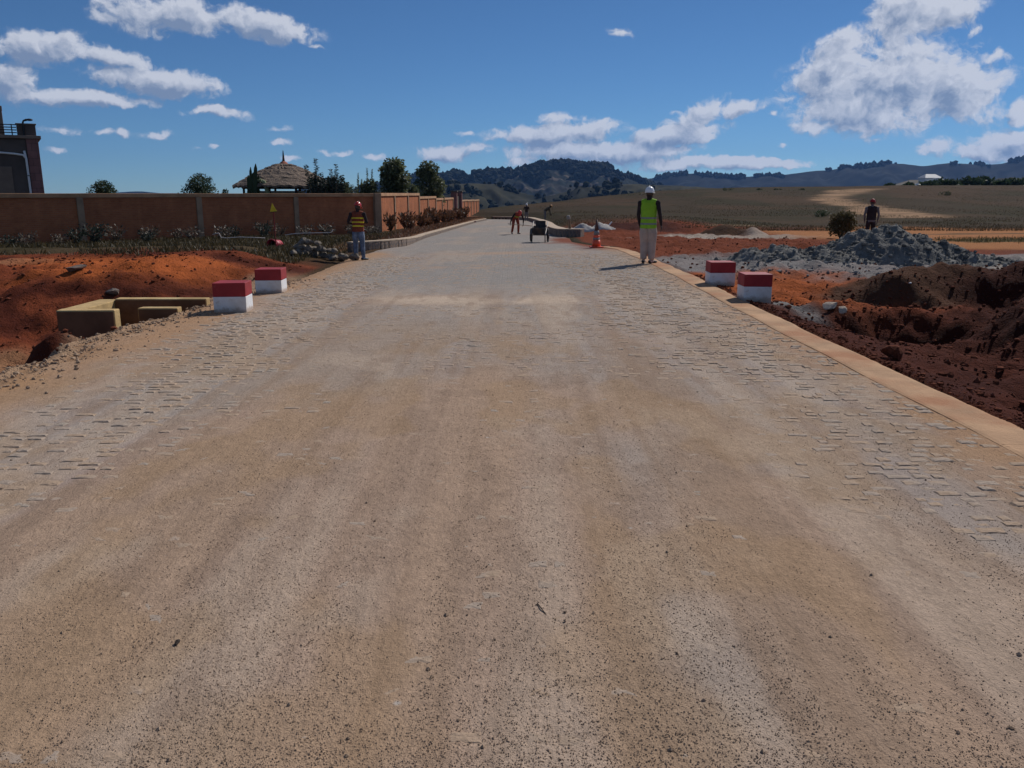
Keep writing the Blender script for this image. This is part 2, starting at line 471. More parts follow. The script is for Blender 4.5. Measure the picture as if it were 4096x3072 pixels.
# ------------------------------------------------------------------ mesh helpers
class MB:
    """collects polygons, then links them as one mesh object"""
    def __init__(self):
        self.v, self.f = [], []

    def add(self, verts, faces):
        o = len(self.v)
        self.v.extend([tuple(p) for p in verts])
        self.f.extend([tuple(i + o for i in q) for q in faces])
        return self

    def box(self, lo, hi, m=None):
        x0, y0, z0 = lo; x1, y1, z1 = hi
        vs_ = [(x0, y0, z0), (x1, y0, z0), (x1, y1, z0), (x0, y1, z0), (x0, y0, z1), (x1, y0, z1), (x1, y1, z1), (x0, y1, z1)]
        if m is not None:
            vs_ = [tuple(m @ Vector(p)) for p in vs_]
        return self.add(vs_, [(0, 3, 2, 1), (4, 5, 6, 7), (0, 1, 5, 4), (1, 2, 6, 5), (2, 3, 7, 6), (3, 0, 4, 7)])

    def bbox_bevel(self, lo, hi, bev, m=None, jit=0.0):
        """box with all edges chamfered"""
        bm = bmesh.new()
        bmesh.ops.create_cube(bm, size=1.0)
        for v in bm.verts:
            v.co = Vector([lo[i] + (v.co[i] + 0.5) * (hi[i] - lo[i]) for i in range(3)])
            if jit:
                v.co += Vector((random.uniform(-jit, jit), random.uniform(-jit, jit), random.uniform(-jit, jit)))
        bmesh.ops.bevel(bm, geom=bm.edges[:], offset=bev, segments=2, affect='EDGES', profile=0.5)
        vv = [v.co.copy() for v in bm.verts]
        if m is not None:
            vv = [m @ p for p in vv]
        bm.verts.index_update()
        ff = [[v.index for v in f.verts] for f in bm.faces]
        bm.free()
        return self.add(vv, ff)

    def tube(self, pts, radii, n=10, cap=True, flat=None):
        pts = [Vector(p) for p in pts]
        if not hasattr(radii, '__len__'):
            radii = [radii] * len(pts)
        rings = []
        ref = None
        for i, p in enumerate(pts):
            d = (pts[min(i + 1, len(pts) - 1)] - pts[max(i - 1, 0)]).normalized()
            if ref is None:
                ref = Vector((1, 0, 0)) if abs(d.x) < 0.9 else Vector((0, 1, 0))
            s = (ref - d * ref.dot(d)).normalized()
            ref = s
            t2 = d.cross(s)
            r = radii[i]
            rx, ry = (r, r) if not hasattr(r, '__len__') else r
            rings.append([p + s * (math.cos(2 * math.pi * k / n) * rx) + t2 * (math.sin(2 * math.pi * k / n) * ry) for k in range(n)])
        verts = [q for rg in rings for q in rg]
        faces = []
        for i in range(len(pts) - 1):
            for k in range(n):
                a, b = i * n + k, i * n + (k + 1) % n
                faces.append((a, b, b + n, a + n))
        if cap:
            faces.append(tuple(range(n - 1, -1, -1)))
            o = (len(pts) - 1) * n
            faces.append(tuple(o + k for k in range(n)))
        return self.add(verts, faces)

    def lathe(self, prof, n=24, c=(0, 0, 0), sx=1.0, sy=1.0):
        verts, faces = [], []
        for r, z in prof:
            for k in range(n):
                a = 2 * math.pi * k / n
                verts.append((c[0] + math.cos(a) * r * sx, c[1] + math.sin(a) * r * sy, c[2] + z))
        for i in range(len(prof) - 1):
            for k in range(n):
                a, b = i * n + k, i * n + (k + 1) % n
                faces.append((a, b, b + n, a + n))
        faces.append(tuple(range(n - 1, -1, -1)))
        o = (len(prof) - 1) * n
        faces.append(tuple(o + k for k in range(n)))
        return self.add(verts, faces)

    def ell(self, c, r, n=12, m=8, rot=None):
        verts, faces = [], []
        for i in range(m + 1):
            th = math.pi * i / m
            for k in range(n):
                a = 2 * math.pi * k / n
                p = Vector((math.sin(th) * math.cos(a) * r[0], math.sin(th) * math.sin(a) * r[1], -math.cos(th) * r[2]))
                if rot is not None:
                    p = rot @ p
                verts.append(p + Vector(c))
        for i in range(m):
            for k in range(n):
                a, b = i * n + k, i * n + (k + 1) % n
                faces.append((a, b, b + n, a + n))
        return self.add(verts, faces)

    def mesh(self, name):
        me = bpy.data.meshes.new(name)
        me.from_pydata(self.v, [], self.f)
        me.update()
        return me

    def build(self, name, material, parent=None, smooth=False, loc=None):
        me = self.mesh(name)
        if material is not None:
            me.materials.append(material)
        if smooth:
            me.polygons.foreach_set('use_smooth', np.ones(len(me.polygons), bool))
        return link(name, me, parent, loc)


def link(name, me, parent=None, loc=None):
    o = bpy.data.objects.new(name, me)
    COL.objects.link(o)
    if parent is not None:
        o.parent = parent
    if loc is not None:
        o.location = loc
    return o


def tag(o, label=None, cat=None, group=None, kind=None):
    if label: o['label'] = label
    if cat: o['category'] = cat
    if group: o['group'] = group
    if kind: o['kind'] = kind
    return o


def empty(name, loc, rz=0.0, label=None, cat=None, group=None):
    o = bpy.data.objects.new(name, None)
    o.empty_display_size = 0.1
    COL.objects.link(o)
    o.location = loc
    o.rotation_euler = (0, 0, rz)
    return tag(o, label, cat, group)


def np_mesh(name, verts, faces, material=None, smooth=True, col=None):
    """quads or tris from numpy arrays"""
    me = bpy.data.meshes.new(name)
    nv, nf, k = len(verts), len(faces), faces.shape[1]
    me.vertices.add(nv)
    me.vertices.foreach_set('co', np.asarray(verts, np.float32).ravel())
    me.loops.add(nf * k)
    me.loops.foreach_set('vertex_index', np.asarray(faces, np.int32).ravel())
    me.polygons.add(nf)
    me.polygons.foreach_set('loop_start', np.arange(0, nf * k, k, dtype=np.int32))
    me.polygons.foreach_set('loop_total', np.full(nf, k, np.int32))
    me.polygons.foreach_set('use_smooth', np.full(nf, smooth, bool))
    me.update(calc_edges=True)
    if col is not None:
        at_ = me.attributes.new('Col', 'FLOAT_COLOR', 'POINT')
        c4 = np.ones((nv, 4), np.float32); c4[:, :3] = col
        at_.data.foreach_set('color', c4.ravel())
    if material is not None:
        me.materials.append(material)
    return me


def grid_faces(ny, nx):
    i = np.arange(ny - 1)[:, None] * nx + np.arange(nx - 1)[None, :]
    return np.stack([i, i + 1, i + nx + 1, i + nx], -1).reshape(-1, 4)


ICO = None
def ico_template():
    global ICO
    if ICO is None:
        bm = bmesh.new()
        bmesh.ops.create_icosphere(bm, subdivisions=1, radius=1.0)
        v = np.array([p.co[:] for p in bm.verts]); bm.verts.index_update()
        f = np.array([[q.index for q in p.verts] for p in bm.faces]); bm.free()
        ICO = (v, f)
    return ICO


OCT = (np.array([(1, 0, 0), (-1, 0, 0), (0, 1, 0), (0, -1, 0), (0, 0, 1), (0, 0, -1)], float),
       np.array([(0, 2, 4), (2, 1, 4), (1, 3, 4), (3, 0, 4), (2, 0, 5), (1, 2, 5), (3, 1, 5), (0, 3, 5)]))


def scatter_mesh(name, pts, sizes, template, material, flat=0.7, jit=0.25, smooth=False):
    tv, tf = template
    n, k = len(pts), len(tv)
    ang = rng.uniform(0, 2 * np.pi, n)
    sc = sizes[:, None] * rng.uniform(0.7, 1.3, (n, 3)) * np.array([1, 1, flat])
    v = tv[None] * (1 + rng.uniform(-jit, jit, (n, k, 1))) * sc[:, None, :]
    c, s = np.cos(ang)[:, None], np.sin(ang)[:, None]
    v = np.stack([v[..., 0] * c - v[..., 1] * s, v[..., 0] * s + v[..., 1] * c, v[..., 2]], -1)
    v = v + pts[:, None, :]
    f = tf[None] + (np.arange(n) * k)[:, None, None]
    return np_mesh(name, v.reshape(-1, 3), f.reshape(-1, 3), material, smooth)


# ================================================================== terrain
L_PTS = np.array([(-5, -5.0), (13, -5.0), (18, -4.65), (25, -4.95), (29.8, -4.8), (32, -4.05), (36, -4.1), (40, -4.15), (53, -3.9), (78, -3.4), (92, -2.8), (100, -3.6), (110, -6)], float)
R_PTS = np.array([(-5, 3.4), (27, 3.4), (29.5, 2.9), (33, 2.35), (36.5, 2.5), (38, 2.4), (40, 1.98), (46, 1.95), (58, 2.2), (70, 2.1), (84, 1.7), (90, 1.0), (95, -0.4), (99, -2.3), (103, -4.6), (110, -6)], float)


def left_x(y):
    y = np.asarray(y, float)
    wob = (0.11 * np.sin(1.7 * y) + 0.07 * np.sin(4.3 * y + 1.0) + 0.04 * np.sin(9.7 * y)) * (1 - sst(15, 19, y))
    return np.interp(y, L_PTS[:, 0], L_PTS[:, 1]) + wob


def right_x(y):
    return np.interp(y, R_PTS[:, 0], R_PTS[:, 1])


def road_z(x, y):
    s = np.clip(np.asarray(y, float) - 16, 0, 90)
    return -0.015 * s * s / (s + 6) + 0.018 * np.clip(x, -6, 5) * sst(10, 22, y)


def ground_z(x, y, detail=True):
    x = np.asarray(x, float); y = np.asarray(y, float)
    x, y = np.broadcast_arrays(x, y)
    lx, rx = left_x(y), right_x(y)
    g = road_z(x, y) - 0.012
    # ---- right of the road
    r = x - rx
    rough = np.zeros_like(g)
    w = sst(0.45, 1.6, r)
    g = g - 0.20 * w * (1 - sst(14.5, 18, y))
    right_near = w * (1 - sst(20, 24, y))
    g = g - 1.05 * bumpf(x, y, 6.0, 12.3, 2.1, 1.5, 0.15)
    g = g + 0.44 * bumpf(x, y, 7.5, 15.6, 2.0, 1.2, -0.1) + 0.24 * bumpf(x, y, 8.5, 15.9, 1.0, 0.8) + 0.16 * bumpf(x, y, 7.0, 15.3, 0.7, 0.6)
    g = g + 0.78 * bumpf(x, y, 9.9, 14.9, 1.7, 1.5)
    g = g + 1.00 * bumpf(x, y, 8.0, 10.9, 2.3, 2.3, 0.3)
    g = g + 0.10 * bumpf(x, y, 4.9, 9.4, 1.0, 2.2)
    rough = rough + right_near * 1.0
    # spoil berm and dark mounds farther out
    g = g + 0.42 * np.exp(-((y - 47 - 0.25 * (x - 3)) / 2.4) ** 2) * sst(2.6, 4.4, x) * (1 - sst(9.5, 12.5, x))
    g = g + 0.62 * bumpf(x, y, 10.2, 40.6, 1.3, 1.0) + 0.34 * bumpf(x, y, 11.3, 39.8, 0.9, 0.8)
    rough = rough + 0.8 * sst(3.0, 4.2, x) * sst(20, 24, y) * (1 - sst(50, 56, y)) * (1 - sst(11, 16, x))
    # bank of raw earth behind the bend of the road
    g = g + 0.55 * sst(0.5, 2.6, r) * sst(48, 66, y) * (1 - sst(120, 170, y)) * (1 - sst(10, 22, x))
    # plain rising to the right
    zf = np.interp(x, [-30, -6, 7, 30, 57, 90, 400], [-1.6, -0.5, 0.75, 2.2, 3.25, 3.6, 3.6])
    s = sst(38, 205, y)
    g = g * (1 - s) + (zf + 0.6 * (fbm(x / 34.0, y / 34.0, 3, 5) - 0.5)) * s
    # ---- left of the road
    l = lx - x
    wl = sst(0.05, 0.75, l)
    floor = -0.52 * (1 - sst(13.0, 17.5, y)) - 0.10
    floor = floor * (1 - sst(16, 20, y))
    plat = 0.34 * sst(0.8, 3.0, l) + 0.02
    k = sst(12.7 - 0.12 * (l - 2), 17.0 + 0.10 * (l - 2), y)
    near_left = wl * (1 - sst(24, 30, y))
    g_left = floor * (1 - k) + plat * k
    g_left = g_left * (1 - sst(22, 31, y)) + (-0.22) * sst(22, 31, y)
    g = g + wl * (1 - sst(34, 42, y)) * (g_left - (road_z(x, y) * 0.6))
    g = g - 0.35 * bumpf(x, y, -5.75, 12.7, 0.9, 1.2) + 0.52 * bumpf(x, y, -5.95, 10.75, 0.62, 0.55) + 0.20 * bumpf(x, y, -6.6, 8.6, 0.7, 0.7)
    g = g + 0.16 * bumpf(x, y, -6.5, 20.5, 1.6, 0.9) + 0.10 * bumpf(x, y, -5.6, 17.6, 1.2, 0.9)
    # verge behind the left kerb
    vk = sst(0.0, 0.3, l) * sst(29.5, 32.5, y)
    g = g + vk * (0.26 * (1 - sst(80, 100, y))) * (1 - sst(34, 42, y) * 0.2) * (1 - sst(1.4, 4.5, l) * 0.55)
    rough = rough + near_left * (1 - sst(17.5, 20, y)) * 0.6 + 0.25 * sst(0.3, 1.0, l)
    # ---- land falls away beyond the plateau, then the valley floor
    ye = np.interp(x, [-40, -6, 7, 30, 57, 100], [110, 128, 150, 190, 222, 240])
    fall = np.clip(y - ye, 0, None)
    g = g - 0.115 * fall * fall / (fall + 60)
    g = np.maximum(g, -62.0)
    if detail:
        far = sst(60, 200, y)
        n = (fbm(x / 0.42, y / 0.42, 4, 11, 0.6) - 0.5) * 0.30 * rough + (fbm(x / 1.7, y / 1.7, 3, 23) - 0.5) * 0.36 * np.clip(rough, 0, 1)
        n = n + np.abs(fbm(x / 0.9, y / 0.9, 4, 31) - 0.5) * -0.40 * rough + 0.04 * rough
        n = n + (fbm(x / 3.0, y / 3.0, 4, 41) - 0.5) * 0.10 * (1 - rough.clip(0, 1)) * sst(0.3, 2.0, np.maximum(r, l))
        n = n + far * (fbm(x / 9.0, y / 9.0, 4, 47) - 0.5) * 0.5
        g = g + n
    inside = (x > lx - 0.02) & (x < rx + 0.42) & (y < 27.5) | (x > lx - 0.02) & (x < rx + 0.05) & (y < 99)
    edge_l = sst(-0.02, 0.5, x - lx + 0.0)
    g = np.where(inside, np.minimum(g, road_z(x, y) - 0.05 - 0.03 * edge_l), g)
    return g


def gz(x, y):
    x = float(x); y = float(y)
    if float(left_x(y)) <= x <= float(right_x(y)) and y < 99:
        return float(road_z(x, y)) + 0.004
    return float(ground_z(np.array([x]), np.array([y]))[0])


def ground_at(u, v, lo=2.0, hi=400.0):
    """the point of the terrain that the photograph shows at a pixel"""
    d = ray(u, v)
    t = np.concatenate([np.arange(lo, 60, 0.03), np.arange(60, hi, 0.3)])
    X, Y, Z = d.x * t, d.y * t, EYE + d.z * t
    inr = (X > left_x(Y)) & (X < right_x(Y)) & (Y < 99)
    h = np.where(inr, road_z(X, Y) + 0.004, ground_z(X, Y))
    k = np.argmax(Z < h)
    return Vector((float(X[k]), float(Y[k]), float(h[k])))


SOIL_DARK = np.array((0.048, 0.0125, 0.0085)); SOIL_RED = np.array((0.165, 0.042, 0.019)); ORANGE = np.array((0.34, 0.088, 0.026))
TAN = np.array((0.37, 0.245, 0.16)); GREY = np.array((0.255, 0.245, 0.238)); DRY = np.array((0.046, 0.032, 0.018)); OLIVE = np.array((0.034, 0.029, 0.013))
PALE = np.array((0.43, 0.36, 0.30)); BROWN = np.array((0.105, 0.058, 0.036))


def seg_dist(x, y, pts):
    d = np.full(x.shape, 1e9)
    for (x0, y0), (x1, y1) in zip(pts[:-1], pts[1:]):
        dx, dy = x1 - x0, y1 - y0
        t = np.clip(((x - x0) * dx + (y - y0) * dy) / (dx * dx + dy * dy), 0, 1)
        d = np.minimum(d, np.hypot(x - x0 - t * dx, y - y0 - t * dy))
    return d


def ground_col(x, y):
    n1 = fbm(x / 1.1, y / 1.1, 4, 61); n2 = fbm(x / 3.1, y / 3.6, 4, 71); n3 = fbm(x / 8.0, y / 16.0, 4, 81)
    xw = x + (n2 - 0.5) * 2.4; yw = y + (n1 - 0.5) * 2.2 + (n2 - 0.5) * 2.0
    xf, yf = x + (n3 - 0.5) * 6, y + (n3 - 0.5) * 18 + (n2 - 0.5) * 5
    c = np.empty(x.shape + (3,))
    c[...] = DRY

    def put(m, col):
        m = np.clip(m, 0, 1)[..., None]
        c[:] = c * (1 - m) + col * m
    lx, rx = left_x(y), right_x(y)
    # plain: dry grass, olive and bare brown patches
    put(sst(0.48, 0.62, n3) * 0.75, OLIVE)
    put(sst(0.52, 0.66, fbm(x / 14.0, y / 26.0, 4, 91)) * 0.6, np.array((0.075, 0.042, 0.024)))
    # ---- right
    rt = sst(0.25, 0.6, x - rx)
    put(rt * (1 - sst(50, 60, yf)) * (1 - sst(14, 22, xf)), SOIL_RED)
    put(rt * sst(0.45, 0.62, n1) * (1 - sst(20, 24, y)) * (x > 0), SOIL_DARK)
    put(rt * (1 - sst(12.8, 14.6, yw)) * (x > 0) * 0.85, SOIL_DARK)
    put(rt * sst(13.6, 15.2, yw) * (1 - sst(17.0, 18.6, yw)) * (1 - sst(6.6, 8.2, xw)) * 0.92, ORANGE)
    put(bumpf(xw, yw, 7.7, 15.7, 2.3, 1.5) * 3, np.array((0.085, 0.040, 0.024)))
    put(bumpf(xw, yw, 8.2, 10.9, 2.6, 2.6) * 2, SOIL_DARK * 0.8)
    put(bumpf(xw, yw, 9.9, 14.9, 2.1, 1.9) * 2, SOIL_DARK)
    put(bumpf(xw, yw, 4.65, 14.0, 0.9, 1.6) * 1.4, GREY * 0.8)
    put(rt * sst(16.8, 18.0, yw) * (1 - sst(22.5, 24.0, yw)) * (1 - sst(14, 18, xw)) * 0.85, GREY * 0.92)
    put(bumpf(xw, yw, 13.5, 19.5, 4.0, 2.8) * 2.2, np.array((0.32, 0.28, 0.245)))
    put(rt * sst(22.8, 24.5, yw) * (1 - sst(26.5, 28.5, yw)) * (1 - sst(9, 11, xw)) * 0.7, SOIL_RED * 1.15)
    put(bumpf(xw, yf, 12.5, 36.5, 8.0, 3.8) * 2.2, np.array((0.31, 0.25, 0.205)))
    put(bumpf(xw, yw, 7.4, 36.0, 3.0, 2.2) * 2.0, PALE * 0.85)
    put(rt * bumpf(xw, yw, 6.5, 47.5, 5.5, 5.0) * 1.8, SOIL_DARK * 1.1)
    put(bumpf(xw, yw, 10.4, 40.6, 1.8, 1.3) * 3, BROWN * 0.75)
    put(np.exp(-((yw - 51.5 - 0.25 * (x - 3)) / 0.9) ** 2) * sst(3, 5, x) * (1 - sst(14, 18, x)) * 0.8, np.array((0.27, 0.19, 0.115)))
    # orange haul road with its grassy island
    put(sst(11.5, 14.0, xw) * sst(25.5, 27.5, yw) * (1 - sst(46, 53, yf + 0.16 * (x - 20))) * 0.95, np.array((0.36, 0.155, 0.062)))
    put(bumpf(xw, yw, 21.0, 33.5, 5.2, 2.6) * 2.2, np.array((0.115, 0.085, 0.035)))
    put(bumpf(xw, yw, 24.5, 42.0, 7.5, 1.3) * 2.0, np.array((0.13, 0.075, 0.04)))
    put(bumpf(xw, yw, 31.0, 35.0, 5.0, 2.6) * 2.0, np.array((0.19, 0.085, 0.045)))
    # footpath over the plain
    d = seg_dist(x + (n2 - 0.5) * 4, y + (n1 - 0.5) * 6, PATH)
    wd = np.interp(y, [40, 75, 110, 205], [2.0, 4.4, 2.6, 4.5])
    put((1 - sst(0.6, 1.0, d / wd)) * (0.6 + 0.4 * sst(0.4, 0.6, n2)) * 0.95, np.array((0.33, 0.205, 0.12)))
    # ---- left
    lt = sst(0.0, 0.25, lx - x)
    put(lt * (1 - sst(20, 23.5, yw)), SOIL_RED * 1.1)
    put(lt * sst(0.46, 0.60, n1) * (1 - sst(20, 24, yw)) * 0.8, SOIL_DARK * 1.2)
    put(lt * bumpf(xw, yw, -8.0, 17.6, 2.9, 2.5) * 2.4, ORANGE * 1.05)
    put(lt * bumpf(xw, yw, -12.5, 17.6, 4.0, 1.1) * 2.0, np.array((0.33, 0.14, 0.07)))
    put(lt * bumpf(xw, yw, -7.6, 10.6, 1.3, 2.2) * 1.1, np.array((0.29, 0.155, 0.085)))
    put((1 - sst(0.55, 0.95, lx - x + (n1 - 0.5) * 0.5)) * (x < 0) * (1 - sst(16, 20, y)), np.array((0.36, 0.235, 0.15)))
    put(lt * sst(20.5, 22.5, yw - 0.25 * (x + 8)) * sst(0.6, 1.4, lx - x), np.array((0.075, 0.052, 0.028)))
    put(lt * sst(20.5, 22.5, yw - 0.25 * (x + 8)) * sst(0.48, 0.6, n2) * sst(0.6, 1.4, lx - x) * 0.7, OLIVE * 1.1)
    put(lt * sst(28, 31, y) * (1 - sst(1.8, 3.0, lx - x)) * 0.8, np.array((0.17, 0.085, 0.045)))
    # earth under the road sheet
    return c


PATH = [tuple(ground_at(u_, v_)[:2]) for u_, v_ in ((3640, 868), (3540, 846), (3440, 824), (3340, 806), (3300, 790), (3370, 772), (3440, 760), (3480, 756))]


def axis(lo, hi, fine, step, g):
    a = list(np.arange(-fine, fine + 1e-6, step))
    s = step
    while a[-1] < hi:
        s *= g
        a.append(a[-1] + s)
    s = step
    b = []
    p = -fine
    while p > lo:
        s *= g
        p -= s
        b.append(p)
    return np.array(b[::-1] + a)


xs = axis(-6500, 6500, 11.0, 0.085, 1.045)
ysl = [-6.0, -3, 0, 1.5, 2.5, 3.2]
while ysl[-1] < 7000:
    y0 = ysl[-1]
    ysl.append(y0 + max(0.085, 0.0085 * y0 if y0 < 260 else 0.03 * y0))
ys = np.array(ysl)
GX, GY = np.meshgrid(xs, ys)
GZ = ground_z(GX, GY)
gc = ground_col(GX, GY)
me = np_mesh('ground', np.stack([GX, GY, GZ], -1).reshape(-1, 3), grid_faces(len(ys), len(xs)), M['ground'], True, gc.reshape(-1, 3))
ground = tag(link('ground', me), kind='structure')


# ------------------------------------------------------------------ road: stone setts under a skin of sand
def cover(x, y):
    """how much sand hides the setts, 0 to 1"""
    n = fbm(x / 0.9, y / 1.6, 4, 101)
    n2 = fbm(x / 0.28, y / 0.5, 3, 111)
    c = 0.62 + 0.55 * (1 - sst(0.9, 2.5, np.abs(x + 0.3 + 0.03 * y))) - 0.50 * sst(1.2, 2.6, x) * sst(3.0, 5.0, y) - 0.30 * sst(2.2, 3.2, -x) * sst(2.5, 3.5, y)
    c = c - 0.46 * sst(7.0, 10.5, y) + 0.45 * bumpf(x, y, -0.4, 13.6, 2.6, 1.0) - 0.42 * bumpf(x, y, 0.6, 8.2, 3.4, 1.3) + 0.18 * (1 - sst(4.5, 6.5, y)) + 0.6 * sst(3.7, 4.2, -x) + 0.25 * (1 - sst(2.5, 4.5, y))
    return np.clip(c + (n - 0.5) * 1.25 + (n2 - 0.5) * 0.55, 0, 1)


def sand_h(x, y):
    c = cover(x, y)
    h = -0.0050 + 0.0105 * c + (fbm(x / 0.10, y / 0.10, 3, 121) - 0.5) * 0.005
    # tyre tracks along the road
    near = 1 - sst(12, 17, y)
    for tx, w, dp in ((-0.18, 0.10, 0.004), (0.02, 0.09, 0.004), (-1.55, 0.16, 0.003), (1.15, 0.14, 0.003), (-2.75, 0.12, 0.003)):
        xx = x - tx - 0.10 * np.sin(y * 0.35 + tx * 3) - 0.012 * y
        h = h - near * dp * np.exp(-(xx / w) ** 2) * (0.55 + 0.45 * np.sin(xx * 160)) * (0.4 + fbm(x, y / 1.5, 2, 131))
    return h


ry = [-4.0]
while ry[-1] < 100:
    ry.append(ry[-1] + (0.12 if ry[-1] < 1.2 else 0.03 if ry[-1] < 13 else max(0.03, 0.0045 * ry[-1]) if ry[-1] < 30 else 0.012 * ry[-1]))
ry = np.array(ry)
NX = 250
tt = np.linspace(0, 1, NX)
RL, RR = left_x(ry), right_x(ry) + 0.0
RX = RL[:, None] + (RR - RL)[:, None] * tt[None]
RY = np.repeat(ry[:, None], NX, 1)
RZ = road_z(RX, RY) + sand_h(RX, RY)
# the sheet's left border dips into the verge
RZ = RZ - 0.05 * (1 - sst(0.0, 0.35, RX - RL[:, None])) * (1 - sst(29, 31, RY))
cv = cover(RX, RY)
n1 = fbm(RX / 0.7, RY / 1.2, 4, 141); n2 = fbm(RX / 2.2, RY / 5.0, 4, 151); n3 = fbm(RX / 0.16, RY / 0.5, 3, 161); n4 = fbm(RX / 0.22, RY / 7.0, 3, 171)
S_TAN = np.array((0.385, 0.275, 0.205)); S_GREY = np.array((0.315, 0.272, 0.240)); S_PINK = np.array((0.37, 0.272, 0.235)); S_DARK = np.array((0.265, 0.186, 0.136)); S_OR = np.array((0.40, 0.225, 0.115)); S_PALE = np.array((0.50, 0.39, 0.30))
rc = np.empty(RX.shape + (3,)); rc[...] = S_TAN


def rput(m, colr):
    global rc
    m = np.clip(m, 0, 1)[..., None]
    rc = rc * (1 - m) + colr * m


rput((1 - sst(0.25, 0.75, cv)) * 0.9, S_PINK)
rput(sst(0.40, 0.62, n2 + 0.22 * (1 - cv) - 0.05) * 0.75, S_GREY)
rput(sst(9.0, 12.0, RY) * (0.55 + 0.35 * sst(0.4, 0.6, n1)) * (1 - bumpf(RX, RY, -0.4, 13.6, 3.4, 1.1) * 1.6).clip(0, 1), S_GREY)
rput(bumpf(RX, RY, -3.0, 7.5, 0.9, 4.5) * 1.0, S_GREY)
rput(bumpf(RX, RY, 2.6, 5.2, 1.3, 2.0) * sst(0.42, 0.6, n1) * 0.9, S_GREY)
rput(bumpf(RX, RY, -0.4, 13.6, 3.0, 0.9) * sst(0.35, 0.6, n1) * 1.4, S_PALE)
n5 = fbm(RX / 0.085, RY / 4.5, 3, 191); n6 = fbm(RX / 0.6, RY / 14.0, 3, 193)
rput(sst(0.52, 0.68, n4) * 0.50 * (1 - sst(12, 18, RY)), S_DARK)
rput(sst(0.56, 0.70, n5) * 0.40 * (1 - sst(9, 14, RY)), S_DARK)
rput(sst(0.55, 0.68, n6) * 0.5, S_PALE * 0.88)
rput(sst(0.60, 0.46, n6) * 0.25 * (1 - sst(9, 14, RY)), np.array((0.33, 0.215, 0.125)))
rput(sst(0.60, 0.74, n1) * 0.45, S_PALE * 0.9)
rput(sst(0.58, 0.72, n3) * 0.40, S_DARK)
rput(sst(0.52, 0.66, fbm(RX / 0.5, RY / 0.9, 3, 181)) * 0.35 * (1 - sst(9, 12, RY)), np.array((0.335, 0.215, 0.115)))
rput(sst(13.5, 17.0, RY) * (0.35 + 0.45 * sst(0.40, 0.58, n2)), np.array((0.268, 0.248, 0.230)))
edge_or = (1 - sst(0.3, 1.5, RX - RL[:, None] + (n1 - 0.5) * 1.2)) * (1 - sst(27, 29, RY))
rput(edge_or * 0.75, S_OR)
rput((1 - sst(0.05, 0.6, RR[:, None] - RX + (n1 - 0.5) * 0.8)) * (1 - sst(27, 29, RY)) * 0.55, S_OR)
rput((1 - sst(0.1, 1.3, RR[:, None] - RX + (n1 - 0.5) * 1.6)) * sst(26, 29, RY) * (1 - sst(36, 39, RY)) * 0.9, SOIL_RED * 1.2)
rput(bumpf(RX, RY, 0.0, 20.5, 5.0, 1.0) * sst(0.45, 0.6, n1), S_TAN)
rput(bumpf(RX, RY, 0.0, 26.0, 5.0, 1.2) * sst(0.40, 0.6, n1), S_TAN)


def road_material():
    m = bpy.data.materials.new('sandy_road')
    m.use_nodes = True
    t = NT(m.node_tree)
    a = t.n('ShaderNodeAttribute', attribute_name='Col')
    pos = t.n('ShaderNodeNewGeometry').outputs['Position']
    g1 = t.noise(pos, 95.0, 3.0, 0.75)
    g2 = t.noise(t.vmath('MULTIPLY', pos, (1.0, 0.55, 1.0)), 26.0, 5.0, 0.68)
    g3 = t.noise(pos, 4.0, 5.0, 0.6)
    k = t.math('ADD', t.math('MULTIPLY', t.math('SUBTRACT', g1, 0.5), 0.85), t.math('MULTIPLY', t.math('SUBTRACT', g2, 0.5), 0.60))
    k = t.math('ADD', k, t.math('MULTIPLY', t.math('SUBTRACT', g3, 0.5), 0.35))
    k = t.math('ADD', k, 1.0)
    c = t.vmath('SCALE', a.outputs['Color']); t.l(k, c.node.inputs[3])
    # flecks of pale broken stone trodden into the sand
    vo = t.n('ShaderNodeTexVoronoi'); vo.inputs['Scale'].default_value = 5.0
    t.l(pos, vo.inputs['Vector'])
    fl = t.math('MULTIPLY', t.ramp(vo.outputs['Distance'], 0.10, 0.02), t.ramp(g3, 0.55, 0.62))
    c = t.mix(t.math('MULTIPLY', fl, 0.7), c, (0.50, 0.46, 0.42))
    p = t.n('ShaderNodeBsdfPrincipled')
    t.l(c, p.inputs['Base Color'])
    p.inputs['Roughness'].default_value = 1.0
    p.inputs['Specular IOR Level'].default_value = 0.05
    # worn joints of the paving farther off, where single setts no longer show
    sp = t.n('ShaderNodeSeparateXYZ'); t.l(pos, sp.inputs[0])
    warp = t.math('MULTIPLY', t.math('SUBTRACT', t.noise(pos, 3.0, 3.0), 0.5), 0.16)
    cb = t.n('ShaderNodeCombineXYZ')
    t.l(sp.outputs[0], cb.inputs[0]); t.l(t.math('ADD', sp.outputs[1], warp), cb.inputs[1])
    br = t.n('ShaderNodeTexBrick')
    t.l(cb.outputs[0], br.inputs[0])
    br.inputs['Scale'].default_value = 1.0; br.inputs['Brick Width'].default_value = 0.21; br.inputs['Row Height'].default_value = 0.16
    br.inputs['Mortar Size'].default_value = 0.012; br.inputs['Mortar Smooth'].default_value = 0.6
    joint = t.math('MULTIPLY', br.outputs[1], t.math('MULTIPLY', t.ramp(sp.outputs[1], 13.0, 20.0), t.ramp(g2, 0.45, 0.6)))
    nn = t.bump(t.math('MULTIPLY', joint, -1.0), 1.0, 0.02)
    nn = t.bump(g2, 0.8, 0.014, nn)
    nn = t.bump(g1, 0.9, 0.006, nn)
    t.l(nn, p.inputs['Normal'])
    o = t.n('ShaderNodeOutputMaterial'); t.l(p.outputs[0], o.inputs[0])
    return m


